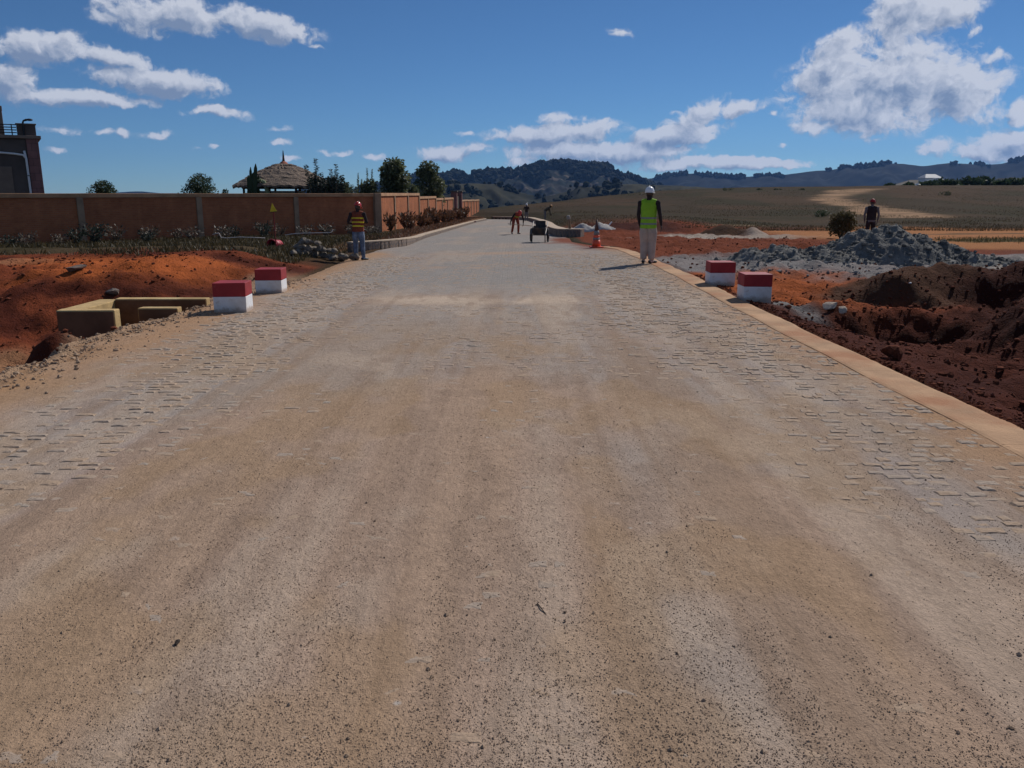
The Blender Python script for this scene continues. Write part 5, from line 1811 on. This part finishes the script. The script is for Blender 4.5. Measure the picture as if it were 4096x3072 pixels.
    for a, b, r, m_ in seg:
        a_, b_ = np.array(a), np.array(b)
        ab = b_ - a_
        t_ = np.clip(((cen - a_) @ ab) / max(1e-9, ab @ ab), 0, 1)
        dd = np.linalg.norm(cen - a_ - t_[:, None] * ab, axis=1) - r
        q = dd < best
        best[q] = dd[q]; mi[q] = m_
    me.polygons.foreach_set('material_index', mi)
    me.polygons.foreach_set('use_smooth', np.ones(n, bool))
    link('body', me, root)
    for s in (-1, 1):
        e = MB(); e.ell(hc + Rh @ Vector((0.030 * s, 0.086, 0.006)), (0.013, 0.008, 0.009), 8, 6, Rh); e.build('eye', M['eye'], root, True)
    if vest is not None:
        v = MB()
        tv = [((0, 0, 0.92 - hem), (0.192, 0.140)), ((0, 0, 1.03), (0.178, 0.132)), ((0, 0.005, 1.18), (0.188, 0.136)), ((0, 0, 1.30), (0.194, 0.130)), ((0, -0.01, 1.385), (0.165, 0.108)), ((0, -0.01, 1.435), (0.085, 0.075))]
        v.tube([T(p) for p, r in tv], [r for p, r in tv], 20)
        for s in (-1, 1):
            v.tube([T((0.05 * s, -0.005, 1.40)), T((0.165 * s, -0.005, 1.385))], [0.080, 0.070], 12)
        vm = remeshed('vest', v, voxel, 2); vm.materials.append(vest)
        vo = link('vest', vm, root)
        Ri = Rl.transposed()
        for (z0, z1, sm) in stripes:
            bm = bmesh.new(); bm.from_mesh(vm)
            for f in list(bm.faces):
                lz = (Ri @ (f.calc_center_median() - piv) + piv).z
                if not (z0 <= lz <= z1) or (sm == 'front' and f.normal.y < 0):
                    bm.faces.remove(f)
            for vv_ in [q for q in bm.verts if not q.link_faces]:
                bm.verts.remove(vv_)
            bm.normal_update()
            for q in bm.verts:
                q.co += q.normal * 0.004
            s2 = bpy.data.meshes.new('reflective_stripe'); bm.to_mesh(s2); bm.free()
            s2.materials.clear(); s2.materials.append(sm)
            link('reflective_stripe', s2, vo)
    if helmet is not None:
        h = MB()
        prof = [(0.103, -0.004), (0.106, 0.0), (0.104, 0.03), (0.094, 0.07), (0.074, 0.102), (0.044, 0.121), (0.012, 0.128)]
        h.lathe(prof, 24, (0, 0, 0), 0.95, 1.16)
        dome = h.build('helmet', helmet, root, True)
        dome.location = hc + Rh @ Vector((0, 0.0, 0.028))
        dome.rotation_euler = (Rh @ Matrix.Rotation(R(-4), 3, 'X')).to_euler()
        b = MB()
        vv_, ff_ = [], []
        for j in range(28):
            a_ = 2 * math.pi * j / 28
            fr = max(0.0, math.sin(a_)) ** 2
            r0, r1 = 0.102, 0.112 + 0.045 * fr
            for (r_, z_) in ((r0, 0.006), (r1, -0.004 - 0.012 * fr), (r1, -0.010 - 0.012 * fr), (r0, -0.004)):
                vv_.append((math.cos(a_) * r_ * 0.95, math.sin(a_) * r_ * 1.16, z_))
        for j in range(28):
            j2 = (j + 1) % 28
            for q in range(4):
                q2 = (q + 1) % 4
                ff_.append((j * 4 + q, j * 4 + q2, j2 * 4 + q2, j2 * 4 + q))
        b.add(vv_, ff_).build('brim', helmet, dome, True)
        b = MB()
        b.tube([(0, math.cos(t_) * 0.108, 0.02 + math.sin(t_) * 0.112) for t_ in np.linspace(0.35, math.pi - 0.35, 10)], 0.008, 6)
        b.build('ridge', helmet, dome, True)
    return root


def px_height(v0, v1, Y):
    return (v1 - v0) / F * Y


# man with the dark orange vest and three yellow stripes, arms bent in front of him
p = ground_at(1437, 1040)
p1 = person('person in red helmet and dark vest with three yellow stripes, in jeans', (p.x, p.y, p.z), R(-8), px_height(816, 1040, p.y) * 0.985, {'top': M['black_cloth'], 'legs': M['jeans']},
            lean=3, arms={-1: [(-0.205, 0, 1.37), (-0.30, -0.03, 1.12), (-0.13, 0.20, 1.08)], 1: [(0.205, 0, 1.37), (0.29, -0.02, 1.13), (0.14, 0.20, 1.12)]},
            legs={-1: [(-0.09, 0, 0.88), (-0.10, 0.03, 0.48), (-0.095, 0.0, 0.075), 4], 1: [(0.09, 0, 0.88), (0.125, -0.01, 0.48), (0.155, -0.05, 0.075), -30]},
            head_turn=-18, head_nod=14, vest=M['orange_vest'], stripes=((1.00, 1.035, M['yellow_tape']), (1.115, 1.15, M['yellow_tape']), (1.235, 1.27, M['yellow_tape'])), helmet=M['red_helmet'], wide=1.12, hem=0.07, voxel=0.010)
# man with the lime vest and white helmet, looking right over the works
p = ground_at(2588, 1053)
p2 = person('person in white helmet, lime vest and beige trousers standing at the edge strip', (p.x, p.y, p.z), R(-22), px_height(760, 1054, p.y) * 0.985, {'top': M['black_cloth'], 'legs': M['beige_cloth']},
            lean=0, arms={-1: [(-0.205, 0, 1.37), (-0.235, -0.02, 1.10), (-0.215, 0.06, 0.86)], 1: [(0.205, 0, 1.37), (0.27, -0.04, 1.11), (0.285, 0.06, 0.87)]},
            legs={-1: [(-0.085, 0, 0.88), (-0.09, 0.02, 0.48), (-0.085, -0.02, 0.075), 6], 1: [(0.085, 0, 0.88), (0.095, 0.03, 0.48), (0.095, 0.0, 0.075), -25]},
            head_turn=-14, head_nod=-3, vest=M['lime_vest'], stripes=((0.885, 0.925, M['grey_band']), (1.015, 1.055, M['grey_band'])), helmet=M['white_helmet'], wide=1.42, hem=0.12, voxel=0.010)
# worker bent over a long handled tool on the road
p = ground_at(2062, 936)
Hb = 1.62
p3 = person('person in rust trousers and red helmet bending over a long tool on the road', (p.x, p.y, p.z), R(200), Hb, {'top': M['black_cloth'], 'legs': M['rust_cloth']},
            lean=68, arms={-1: [(-0.20, 0.40, 1.06), (-0.30, 0.42, 0.80), (-0.28, 0.44, 0.57)], 1: [(0.20, 0.40, 1.06), (0.34, 0.30, 0.82), (0.40, 0.32, 0.62)]},
            legs={-1: [(-0.09, -0.02, 0.87), (-0.15, 0.06, 0.48), (-0.17, -0.02, 0.075), 10], 1: [(0.09, -0.02, 0.87), (0.15, 0.04, 0.48), (0.19, -0.05, 0.075), -10]},
            head_nod=10, vest=M['rust_cloth'], stripes=((1.20, 1.27, M['lime_vest']),), helmet=M['red_helmet'], wide=1.05, voxel=0.013)
mt = p3.matrix_basis
q0, q1 = mt @ Vector((0.43, 0.34, 0.55)), mt @ Vector((-0.30, 0.47, 0.48))
dv = (q1 - q0).normalized()
tip = q1 + dv * ((q1.z - p.z - 0.03) / max(0.02, -dv.z)) if dv.z < -0.05 else q1 + dv * 0.9
if (tip - q1).length > 1.0:
    tip = q1 + (tip - q1).normalized() * 0.9
tool = empty('rake', (q0.x, q0.y, q0.z), 0, 'long handled rake held by the bending worker', 'rake')
mb = MB(); mb.tube([-dv * 0.12, tip - q0], 0.014, 8); mb.build('handle', M['wood'], tool)
sd = Vector((-dv.y, dv.x, 0)).normalized()
mb = MB(); mb.tube([tip - q0 - sd * 0.16, tip - q0 + sd * 0.16], 0.018, 6); mb.build('head', M['steel'], tool)
# far worker standing in the road
p = ground_at(2106, 884)
p4 = person('distant person in grey trousers standing where the road bends', (p.x, p.y, p.z), R(190), px_height(818, 884, p.y), {'top': M['black_cloth'], 'legs': M['grey_cloth']},
            arms={-1: [(-0.205, 0, 1.37), (-0.27, 0.02, 1.12), (-0.12, 0.20, 1.08)], 1: [(0.205, 0, 1.37), (0.30, 0.0, 1.14), (0.20, 0.16, 1.16)]}, head_nod=8, helmet=M['white_helmet'], voxel=0.016)
# far worker leaning over behind the kerb
p = ground_at(2163, 872)
Y5 = 72.0
g5 = at(2163, 872, Y5)
p5 = person('distant person in olive clothes leaning right behind the curved kerb', (g5.x + 0.35, Y5, gz(g5.x + 0.35, Y5)), R(-80), 1.62, {'top': M['olive_cloth'], 'legs': M['grey_cloth']},
            lean=52, arms={-1: [(-0.20, 0.36, 1.16), (-0.22, 0.42, 0.90), (-0.20, 0.5, 0.66)], 1: [(0.20, 0.36, 1.16), (0.22, 0.42, 0.90), (0.20, 0.5, 0.66)]},
            vest=M['leaf_olive'] if False else M['olive_cloth'], helmet=M['orange_helmet'], voxel=0.016)
# worker hidden to the waist by the stone dust heap
Y6 = 30.5
g6 = at(3482, 905, Y6)
top6 = at(3482, 819, Y6).z
p6 = person('person in dark red helmet and black vest half hidden behind the grey heap', (g6.x, Y6, gz(g6.x, Y6)), R(-12), min(1.78, max(1.55, top6 - gz(g6.x, Y6))), {'top': M['grey_cloth'], 'legs': M['black_cloth']},
            arms={-1: [(-0.205, 0, 1.37), (-0.26, -0.02, 1.10), (-0.22, 0.1, 0.88)], 1: [(0.205, 0, 1.37), (0.27, -0.02, 1.10), (0.25, 0.08, 0.86)]}, head_turn=-35, head_nod=5, vest=M['black_cloth'], helmet=M['red_paint'], voxel=0.013)


# ================================================================== vegetation
def leaf_quads(c, d, ln, wd):
    """pointed leaves as kite quads: centre arrays c, direction d, length and width"""
    n = len(c)
    d = d / np.linalg.norm(d, axis=1, keepdims=True)
    ref = rng.normal(size=(n, 3))
    s = np.cross(d, ref); s /= np.linalg.norm(s, axis=1, keepdims=True) + 1e-9
    L_, W_ = ln[:, None], wd[:, None]
    v = np.stack([c, c + d * L_ * 0.45 + s * W_, c + d * L_, c + d * L_ * 0.45 - s * W_], 1).reshape(-1, 3)
    f = np.arange(n * 4).reshape(-1, 4)
    return v, f


def crown_mesh(name, blobs, n, ln, material, droop=0.2, inner=0.35):
    """leaves spread through a set of ellipsoid clumps (cx, cy, cz, rx, ry, rz)"""
    B_ = np.array(blobs, float)
    vol = B_[:, 3] * B_[:, 4] * B_[:, 5]
    ch = rng.choice(len(B_), n, p=vol / vol.sum())
    d = rng.normal(size=(n, 3)); d /= np.linalg.norm(d, axis=1, keepdims=True)
    r = (inner + (1 - inner) * rng.random(n) ** 0.45)
    r = r * (0.82 + 0.30 * rng.random(n))
    c = B_[ch, :3] + d * r[:, None] * B_[ch, 3:]
    dr = d + rng.normal(size=(n, 3)) * 0.7
    dr[:, 2] -= droop
    l_ = ln * rng.uniform(0.6, 1.35, n)
    v, f = leaf_quads(c, dr, l_, l_ * rng.uniform(0.2, 0.34, n))
    return np_mesh(name, v, f, material, False)


def tree(label, u, v_top, v_base, Y, width_px, material, n=3800, ln=0.16, nb=9, seed=1, z_base=-0.5, shape=1.0, cat='tree', name='tree', group=None, droop=0.2, open_=False, trunk=0.09):
    r_ = random.Random(seed)
    g = at(u, v_base, Y); tp = at(u, v_top, Y)
    root = empty(name, (g.x, Y, z_base), 0, label, cat, group)
    h = tp.z - z_base
    hw = width_px / F * Y / 2
    z0 = max(0.5, g.z - z_base - 0.4)
    blobs = []
    for k in range(nb):
        t_ = (k + 0.5) / nb
        zz_ = z0 + (h - z0) * (0.12 + 0.80 * t_)
        env = math.sin(math.pi * min(1, 0.22 + 0.72 * t_)) ** shape
        a = r_.uniform(0, 6.28)
        off = hw * env * r_.uniform(0.15, 0.62)
        s = hw * r_.uniform(0.22, 0.38) if open_ else hw * r_.uniform(0.28, 0.50)
        blobs.append((math.cos(a) * off, math.sin(a) * off * 0.8, min(zz_, h - s * 0.8), s, s * 0.9, s * r_.uniform(0.75, 1.05)))
    link('crown', crown_mesh('crown', blobs, n, ln, material, droop), root)
    mb = MB()
    top = Vector((0, 0, z0 + (h - z0) * 0.75))
    mb.tube([(0, 0, -0.3), (0.03, 0.02, z0 * 0.6), (0.0, 0, z0 + (h - z0) * 0.3), top], [trunk * 1.3, trunk, trunk * 0.75, trunk * 0.25], 8)
    for b in blobs:
        st = Vector((0, 0, max(0.3, b[2] - r_.uniform(0.3, 0.8) * hw)))
        mb.tube([st, st.lerp(Vector(b[:3]), 0.5) + Vector((0, 0, 0.05)), Vector(b[:3])], [trunk * 0.45, trunk * 0.3, trunk * 0.12], 6)
    mb.build('trunk', M['bark'], root)
    return root


tree('small round dark tree just right of the flat roofed house', 425, 728, 785, 60, 150, M['leaf_dark'], 3000, 0.13, 9, 3)
tree('wider round dark tree between the house and the thatch', 795, 703, 785, 60, 200, M['leaf_dark'], 4200, 0.13, 12, 5)
tree('low shrub top peeping over the wall beside the wider round tree', 905, 758, 790, 60, 45, M['leaf_dark'], 500, 0.12, 4, 6, cat='shrub', name='shrub')
tree('dense tall tree behind the sunlit wall corner', 1580, 634, 790, 60, 140, M['leaf_mid'], 5200, 0.22, 26, 7, droop=0.7, shape=0.7)
tree('loose crowned tree with open tufts behind the sunlit wall', 1722, 652, 800, 76, 165, M['leaf_mid'], 3600, 0.25, 18, 14, droop=0.9, open_=True, shape=0.5)
tree('low leafy growth under the dense tall tree', 1480, 722, 790, 58, 110, M['leaf_mid'], 1500, 0.16, 7, 9, cat='shrub', name='shrub')
tree('low leafy growth between the two tall trees', 1648, 735, 795, 68, 90, M['leaf_mid'], 1300, 0.16, 6, 10, cat='shrub', name='shrub')
tree('bushy mass hiding the right eave of the thatch', 1310, 715, 790, 52, 200, M['leaf_blue'], 4200, 0.20, 12, 11, cat='shrub', name='shrub', droop=0.6)

# shrubs with arching leafy shoots rising against the sky
def shoot_shrub(label, shoots, Y, z_base, material, ll=0.16, step=0.055, droop=0.55):
    g = at(shoots[0][0], 780, Y)
    root = empty('shrub', (g.x, Y, z_base), 0, label, 'shrub')
    cs, ds, lls = [], [], []
    for (u, v, ub) in shoots:
        tip = at(u, v, Y) - Vector((g.x, Y, z_base)); base = Vector((at(ub, 780, Y).x - g.x, random.uniform(-.2, .2), 0.0))
        mid = base.lerp(tip, 0.6) + Vector((0, 0, 0.25))
        pts = [base.lerp(mid, i / 6) if i < 6 else mid.lerp(tip, (i - 6) / 6) for i in range(13)]
        mb = MB(); mb.tube(pts, [0.035 - 0.0024 * i for i in range(13)], 6); mb.build('stem', M['bark'], root)
        L_ = (tip - base).length
        n = int(L_ / step)
        for i in range(n):
            t_ = 0.25 + 0.75 * i / n
            q = pts[min(11, int(t_ * 12))].lerp(pts[min(12, int(t_ * 12) + 1)], t_ * 12 % 1)
            for s in range(3):
                a = random.uniform(0, 6.28)
                cs.append(q); ds.append((math.cos(a), math.sin(a) * 0.7, 0.45 - droop * random.random())); lls.append(ll * random.uniform(0.6, 1.2) * (1.15 - 0.6 * t_))
    v, f = leaf_quads(np.array([c[:] for c in cs]), np.array(ds), np.array(lls), np.array(lls) * 0.16)
    link('leaves', np_mesh('leaves', v, f, material, False), root)
    return root


shoot_shrub('tall arching leafy shoots in front of the thatch', [(1262, 634, 1275), (1222, 658, 1265), (1250, 690, 1270), (1285, 690, 1285), (1300, 720, 1300)], 51, -0.4, M['leaf_blue'], 0.30, 0.06)
shoot_shrub('arching leafy shoots at the right of the thatch', [(1345, 656, 1345), (1322, 676, 1338), (1368, 700, 1352), (1330, 705, 1340), (1372, 732, 1360)], 51, -0.4, M['leaf_blue'], 0.28, 0.055)
shoot_shrub('low spreading shoots right of the arching shrubs', [(1388, 728, 1395), (1408, 738, 1400), (1375, 745, 1390), (1425, 745, 1410)], 51, -0.4, M['leaf_mid'], 0.26, 0.06)
shoot_shrub('slender leafy spires left of the dense tall tree', [(1432, 692, 1432), (1446, 716, 1440), (1468, 672, 1467), (1488, 676, 1486), (1494, 715, 1488), (1458, 724, 1455)], 58, -0.4, M['leaf_mid'], 0.15, 0.035, 0.1)
# thick upright succulent at the left of the thatch
g = at(1008, 780, 53)
suc = empty('upright_succulent', (g.x, 53, -0.4), 0, 'dark upright broad leaved plant at the left of the thatch', 'plant')
for k, (u, v, w_) in enumerate(((1024, 655, 0.13), (1003, 668, 0.10), (1012, 690, 0.16), (992, 700, 0.12), (1032, 700, 0.12), (1020, 720, 0.2), (998, 725, 0.16))):
    t_ = at(u, v, 53)
    bx_ = (at(1010 + (u - 1010) * 0.5, 780, 53).x - g.x)
    hh_ = t_.z + 0.4
    mb = MB(); mb.tube([(bx_, 0.05 * k - 0.15, 0), (bx_ * 0.7 + (t_.x - g.x) * 0.3, 0.05 * k - .15, hh_ * 0.55), (t_.x - g.x, 0.05 * k - 0.15, hh_ * 0.93), (t_.x - g.x + 0.02, 0.05 * k - .15, hh_)], [(w_ * 1.3, w_ * .7), (w_ * 1.4, w_ * .6), (w_ * 0.8, w_ * 0.4), (0.02, 0.02)], 8)
    mb.build('leaf_blade', M['leaf_dark'], suc)
link('leaves', crown_mesh('leaves', [(0.0, 0, 2.0, 0.36, 0.3, 0.5), (-0.1, 0, 1.6, 0.45, 0.35, 0.5), (0.15, 0, 2.3, 0.25, 0.2, 0.3)], 700, 0.16, M['leaf_dark']), suc)


# bed plants along the walls
def bed_shrub_mesh(seed, material, n=170, h=0.75, w=0.55, ll=0.15, up=0.6):
    st = np.random.default_rng(seed)
    a = st.uniform(0, 6.28, n); t_ = st.random(n) ** 0.7
    lean = st.uniform(0.15, 1.0, n) * w
    c = np.stack([np.cos(a) * lean * t_, np.sin(a) * lean * t_, h * t_ * st.uniform(0.6, 1.05, n)], -1)
    d = np.stack([np.cos(a) * 0.6, np.sin(a) * 0.6, np.full(n, up)], -1) + st.normal(size=(n, 3)) * 0.45
    l_ = ll * st.uniform(0.6, 1.4, n)
    v, f = leaf_quads(c, d, l_, l_ * 0.22)
    return np_mesh('leaves', v, f, material, False)


def stem_mesh(seed, h, w):
    r_ = random.Random(seed)
    mb = MB()
    for k in range(7):
        a = r_.uniform(0, 6.28)
        mb.tube([(0, 0, -0.05), (math.cos(a) * w * 0.3, math.sin(a) * w * 0.3, h * 0.5), (math.cos(a) * w * 0.75, math.sin(a) * w * 0.75, h * r_.uniform(0.8, 1.0))], [0.012, 0.009, 0.005], 5)
    m_ = mb.mesh('stems'); m_.materials.append(M['bark'])
    return m_


ORD = ['first', 'second', 'third', 'fourth', 'fifth', 'sixth', 'seventh', 'eighth', 'ninth', 'tenth', 'eleventh', 'twelfth', 'thirteenth', 'fourteenth', 'fifteenth', 'sixteenth', 'seventeenth', 'eighteenth', 'nineteenth', 'twentieth', 'twenty-first', 'twenty-second', 'twenty-third', 'twenty-fourth', 'twenty-fifth', 'twenty-sixth', 'twenty-seventh', 'twenty-eighth', 'twenty-ninth', 'thirtieth']
dryL = [bed_shrub_mesh(600 + k, M['leaf_dry'], 170, 0.75, 0.65, 0.17, 0.35) for k in range(4)]
rustL = [bed_shrub_mesh(620 + k, M['leaf_rust'], 150, 0.85, 0.42, 0.24, 1.1) for k in range(4)]
darkL = [bed_shrub_mesh(640 + k, M['leaf_blue'], 220, 0.8, 0.6, 0.16, 0.4) for k in range(3)]
stemsA = [stem_mesh(660 + k, 0.75, 0.6) for k in range(3)]


def bed(nm, x_, y_, leaves, s, label, group):
    r = empty(nm, (x_, y_, gz(x_, y_) - 0.02), random.uniform(0, 6.28), label, 'shrub', group)
    r.scale = (s, s, s * random.uniform(0.8, 1.15))
    link('leaves', leaves, r); link('stems', random.choice(stemsA), r)


dn_ = Vector((dirF.y, -dirF.x))
for k in range(26):
    q = B - dirF * (0.9 + k * 0.86 + random.uniform(-0.3, 0.3)) + dn_ * random.uniform(1.0, 2.6)
    lv = random.choice(dryL) if random.random() < 0.7 else random.choice(darkL)
    bed('bed_shrub', q.x, q.y, lv, random.uniform(0.55, 0.95), ORD[k] + ' low shrub from the corner along the shaded brick wall', 'low shrubs along the shaded wall')
for k in range(30):
    s = 0.004 + k * 0.0175
    q = on_side(s) + Vector((random.uniform(0.7, 1.7), random.uniform(-0.3, 0.3)))
    bed('bed_shrub', q.x, q.y, random.choice(rustL), random.uniform(0.75, 1.2), ORD[k] + ' rusty upright plant from the corner along the sunlit wall', 'rusty plants along the sunlit wall')
# lone bush on the right, tufts on the plain, and the scrub on its far rim
g = ground_at(3362, 955)
r0 = empty('bush', (g.x, g.y, g.z), 0, 'round olive bush standing alone left of the half hidden worker', 'bush')
bl = [(0, 0, 0.55, 0.42, 0.4, 0.42), (-0.28, 0, 0.45, 0.30, 0.3, 0.32), (0.30, 0.05, 0.62, 0.30, 0.3, 0.34), (0.05, 0, 0.85, 0.34, 0.3, 0.24), (0.38, 0, 0.9, 0.18, .2, .22), (-0.3, 0, 0.8, .2, .2, .22)]
link('crown', crown_mesh('crown', bl, 2600, 0.10, M['leaf_olive'], -0.5), r0)
mb = MB()
for b in bl:
    mb.tube([(0, 0, -0.05), (b[0] * 0.5, b[1] * .5, b[2] * 0.5), (b[0], b[1], b[2])], [0.03, 0.02, 0.008], 6)
mb.build('stems', M['bark'], r0)
tufts = [(3290, 868, 90, 34, 'dark low tuft of scrub left of the lone olive bush'), (2912, 762, 46, 16, 'dark bush on the rim of the plain right of the white helmet'), (3042, 760, 34, 9, 'tiny bush on the rim, first right of the dark rim bush'), (3110, 760, 40, 9, 'tiny bush on the rim, second right of the dark rim bush'), (3205, 760, 30, 8, 'tiny bush on the rim, third right of the dark rim bush'), (3775, 782, 50, 22, 'small dark mound of scrub on the right of the plain'), (2560, 782, 200, 20, 'flat dark patch of scrub left of the white helmet')]
for (u, v, w_, h_, lab) in tufts:
    g = ground_at(u, v)
    if g.y > 300 or g.y < 5:
        g = at(u, v, 195.0)
    ww, hh_ = w_ / F * g.y / 2, h_ / F * g.y
    r0 = empty('scrub', (g.x, g.y, g.z - 0.1), 0, lab, 'scrub', 'scrub on the plain')
    bl = [(random.uniform(-.7, .7) * ww, random.uniform(-.3, .3) * ww, hh_ * random.uniform(0.3, 0.62), ww * 0.38, ww * 0.3, hh_ * 0.36) for _ in range(7)]
    link('leaves', crown_mesh('leaves', bl, 500, max(0.12, hh_ * 0.14), M['leaf_dark']), r0)
rim = []
for k, (u, v0, w_) in enumerate(((3560, 742, 60), (3640, 738, 70), (3710, 730, 90), (3790, 722, 110), (3880, 716, 120), (3930, 712, 110), (4000, 728, 80), (4060, 720, 110), (4130, 716, 120))):
    Y = 236.0 + 3 * k
    tree(ORD[k] + ' dark tree from the left in the row on the right rim of the plain', u, v0, 757, Y, w_, M['leaf_dark'], 1100, 0.85, 8, 800 + k, z_base=float(ground_z(np.array([at(u, 757, Y).x]), np.array([Y]))[0]) - 0.3, shape=0.4, name='tree', group='trees on the right rim of the plain', trunk=0.25)


# grasses: too many blades to count
def grass_stuff(name, label, x, y, h, material):
    n = len(x)
    z = ground_z(x, y)
    a = rng.uniform(0, 6.28, n)
    d = np.stack([np.cos(a) * 0.5, np.sin(a) * 0.5, np.ones(n)], -1) + rng.normal(size=(n, 3)) * 0.2
    v, f = leaf_quads(np.stack([x, y, z - 0.01], -1), d, h, h * 0.07 + 0.004)
    tag(link(name, np_mesh(name, v, f, material, False)), label, None, None, 'stuff')


n = 60000
x = rng.uniform(-22, -5.2, n); y = rng.uniform(17.5, 40, n)
dwall = (np.stack([x, y], -1) - np.array(A)) @ np.array(dn_)
kp = (fbm(x / 1.2, y / 1.2, 3, 901) + 0.25 * sst(22, 25, y) - 0.12 > 0.44) & (dwall > 0.2) & (y > 18.2 + 0.05 * np.abs(x + 8) + 1.2 * vnoise(x, y, 3) + 1.2 * sst(-10, -7, x)) & (x < left_x(y) - 0.7)
x, y = x[kp], y[kp]
grass_stuff('verge_grass', 'dry grass over the left verge before the wall', x, y, 0.05 + 0.16 * rng.random(len(x)), M['grass_green'])
n = 9000
y = rng.uniform(32, 92, n); x = left_x(y) - rng.uniform(0.3, 1.9, n)
grass_stuff('kerb_grass', 'rusty grass behind the left kerb', x, y, 0.06 + 0.14 * rng.random(n), M['leaf_rust'])
n = 60000
y = 46 + 160 * rng.random(n) ** 1.6; x = rng.uniform(0.0, 1.0, n) * (y * 0.66 - 3) + 3
kp = (fbm(x / 6, y / 12, 3, 911) > 0.46)
x, y = x[kp], y[kp]
grass_stuff('plain_grass', 'dry brown grass over the plain on the right', x, y, 0.05 + 0.13 * rng.random(len(x)), M['grass'])
n = 2500
x = rng.uniform(17, 25, n); y = 33.5 + rng.normal(size=n) * 1.3
grass_stuff('island_grass', 'olive grass island inside the orange haul road', x, y, 0.06 + 0.1 * rng.random(n), M['leaf_olive'])
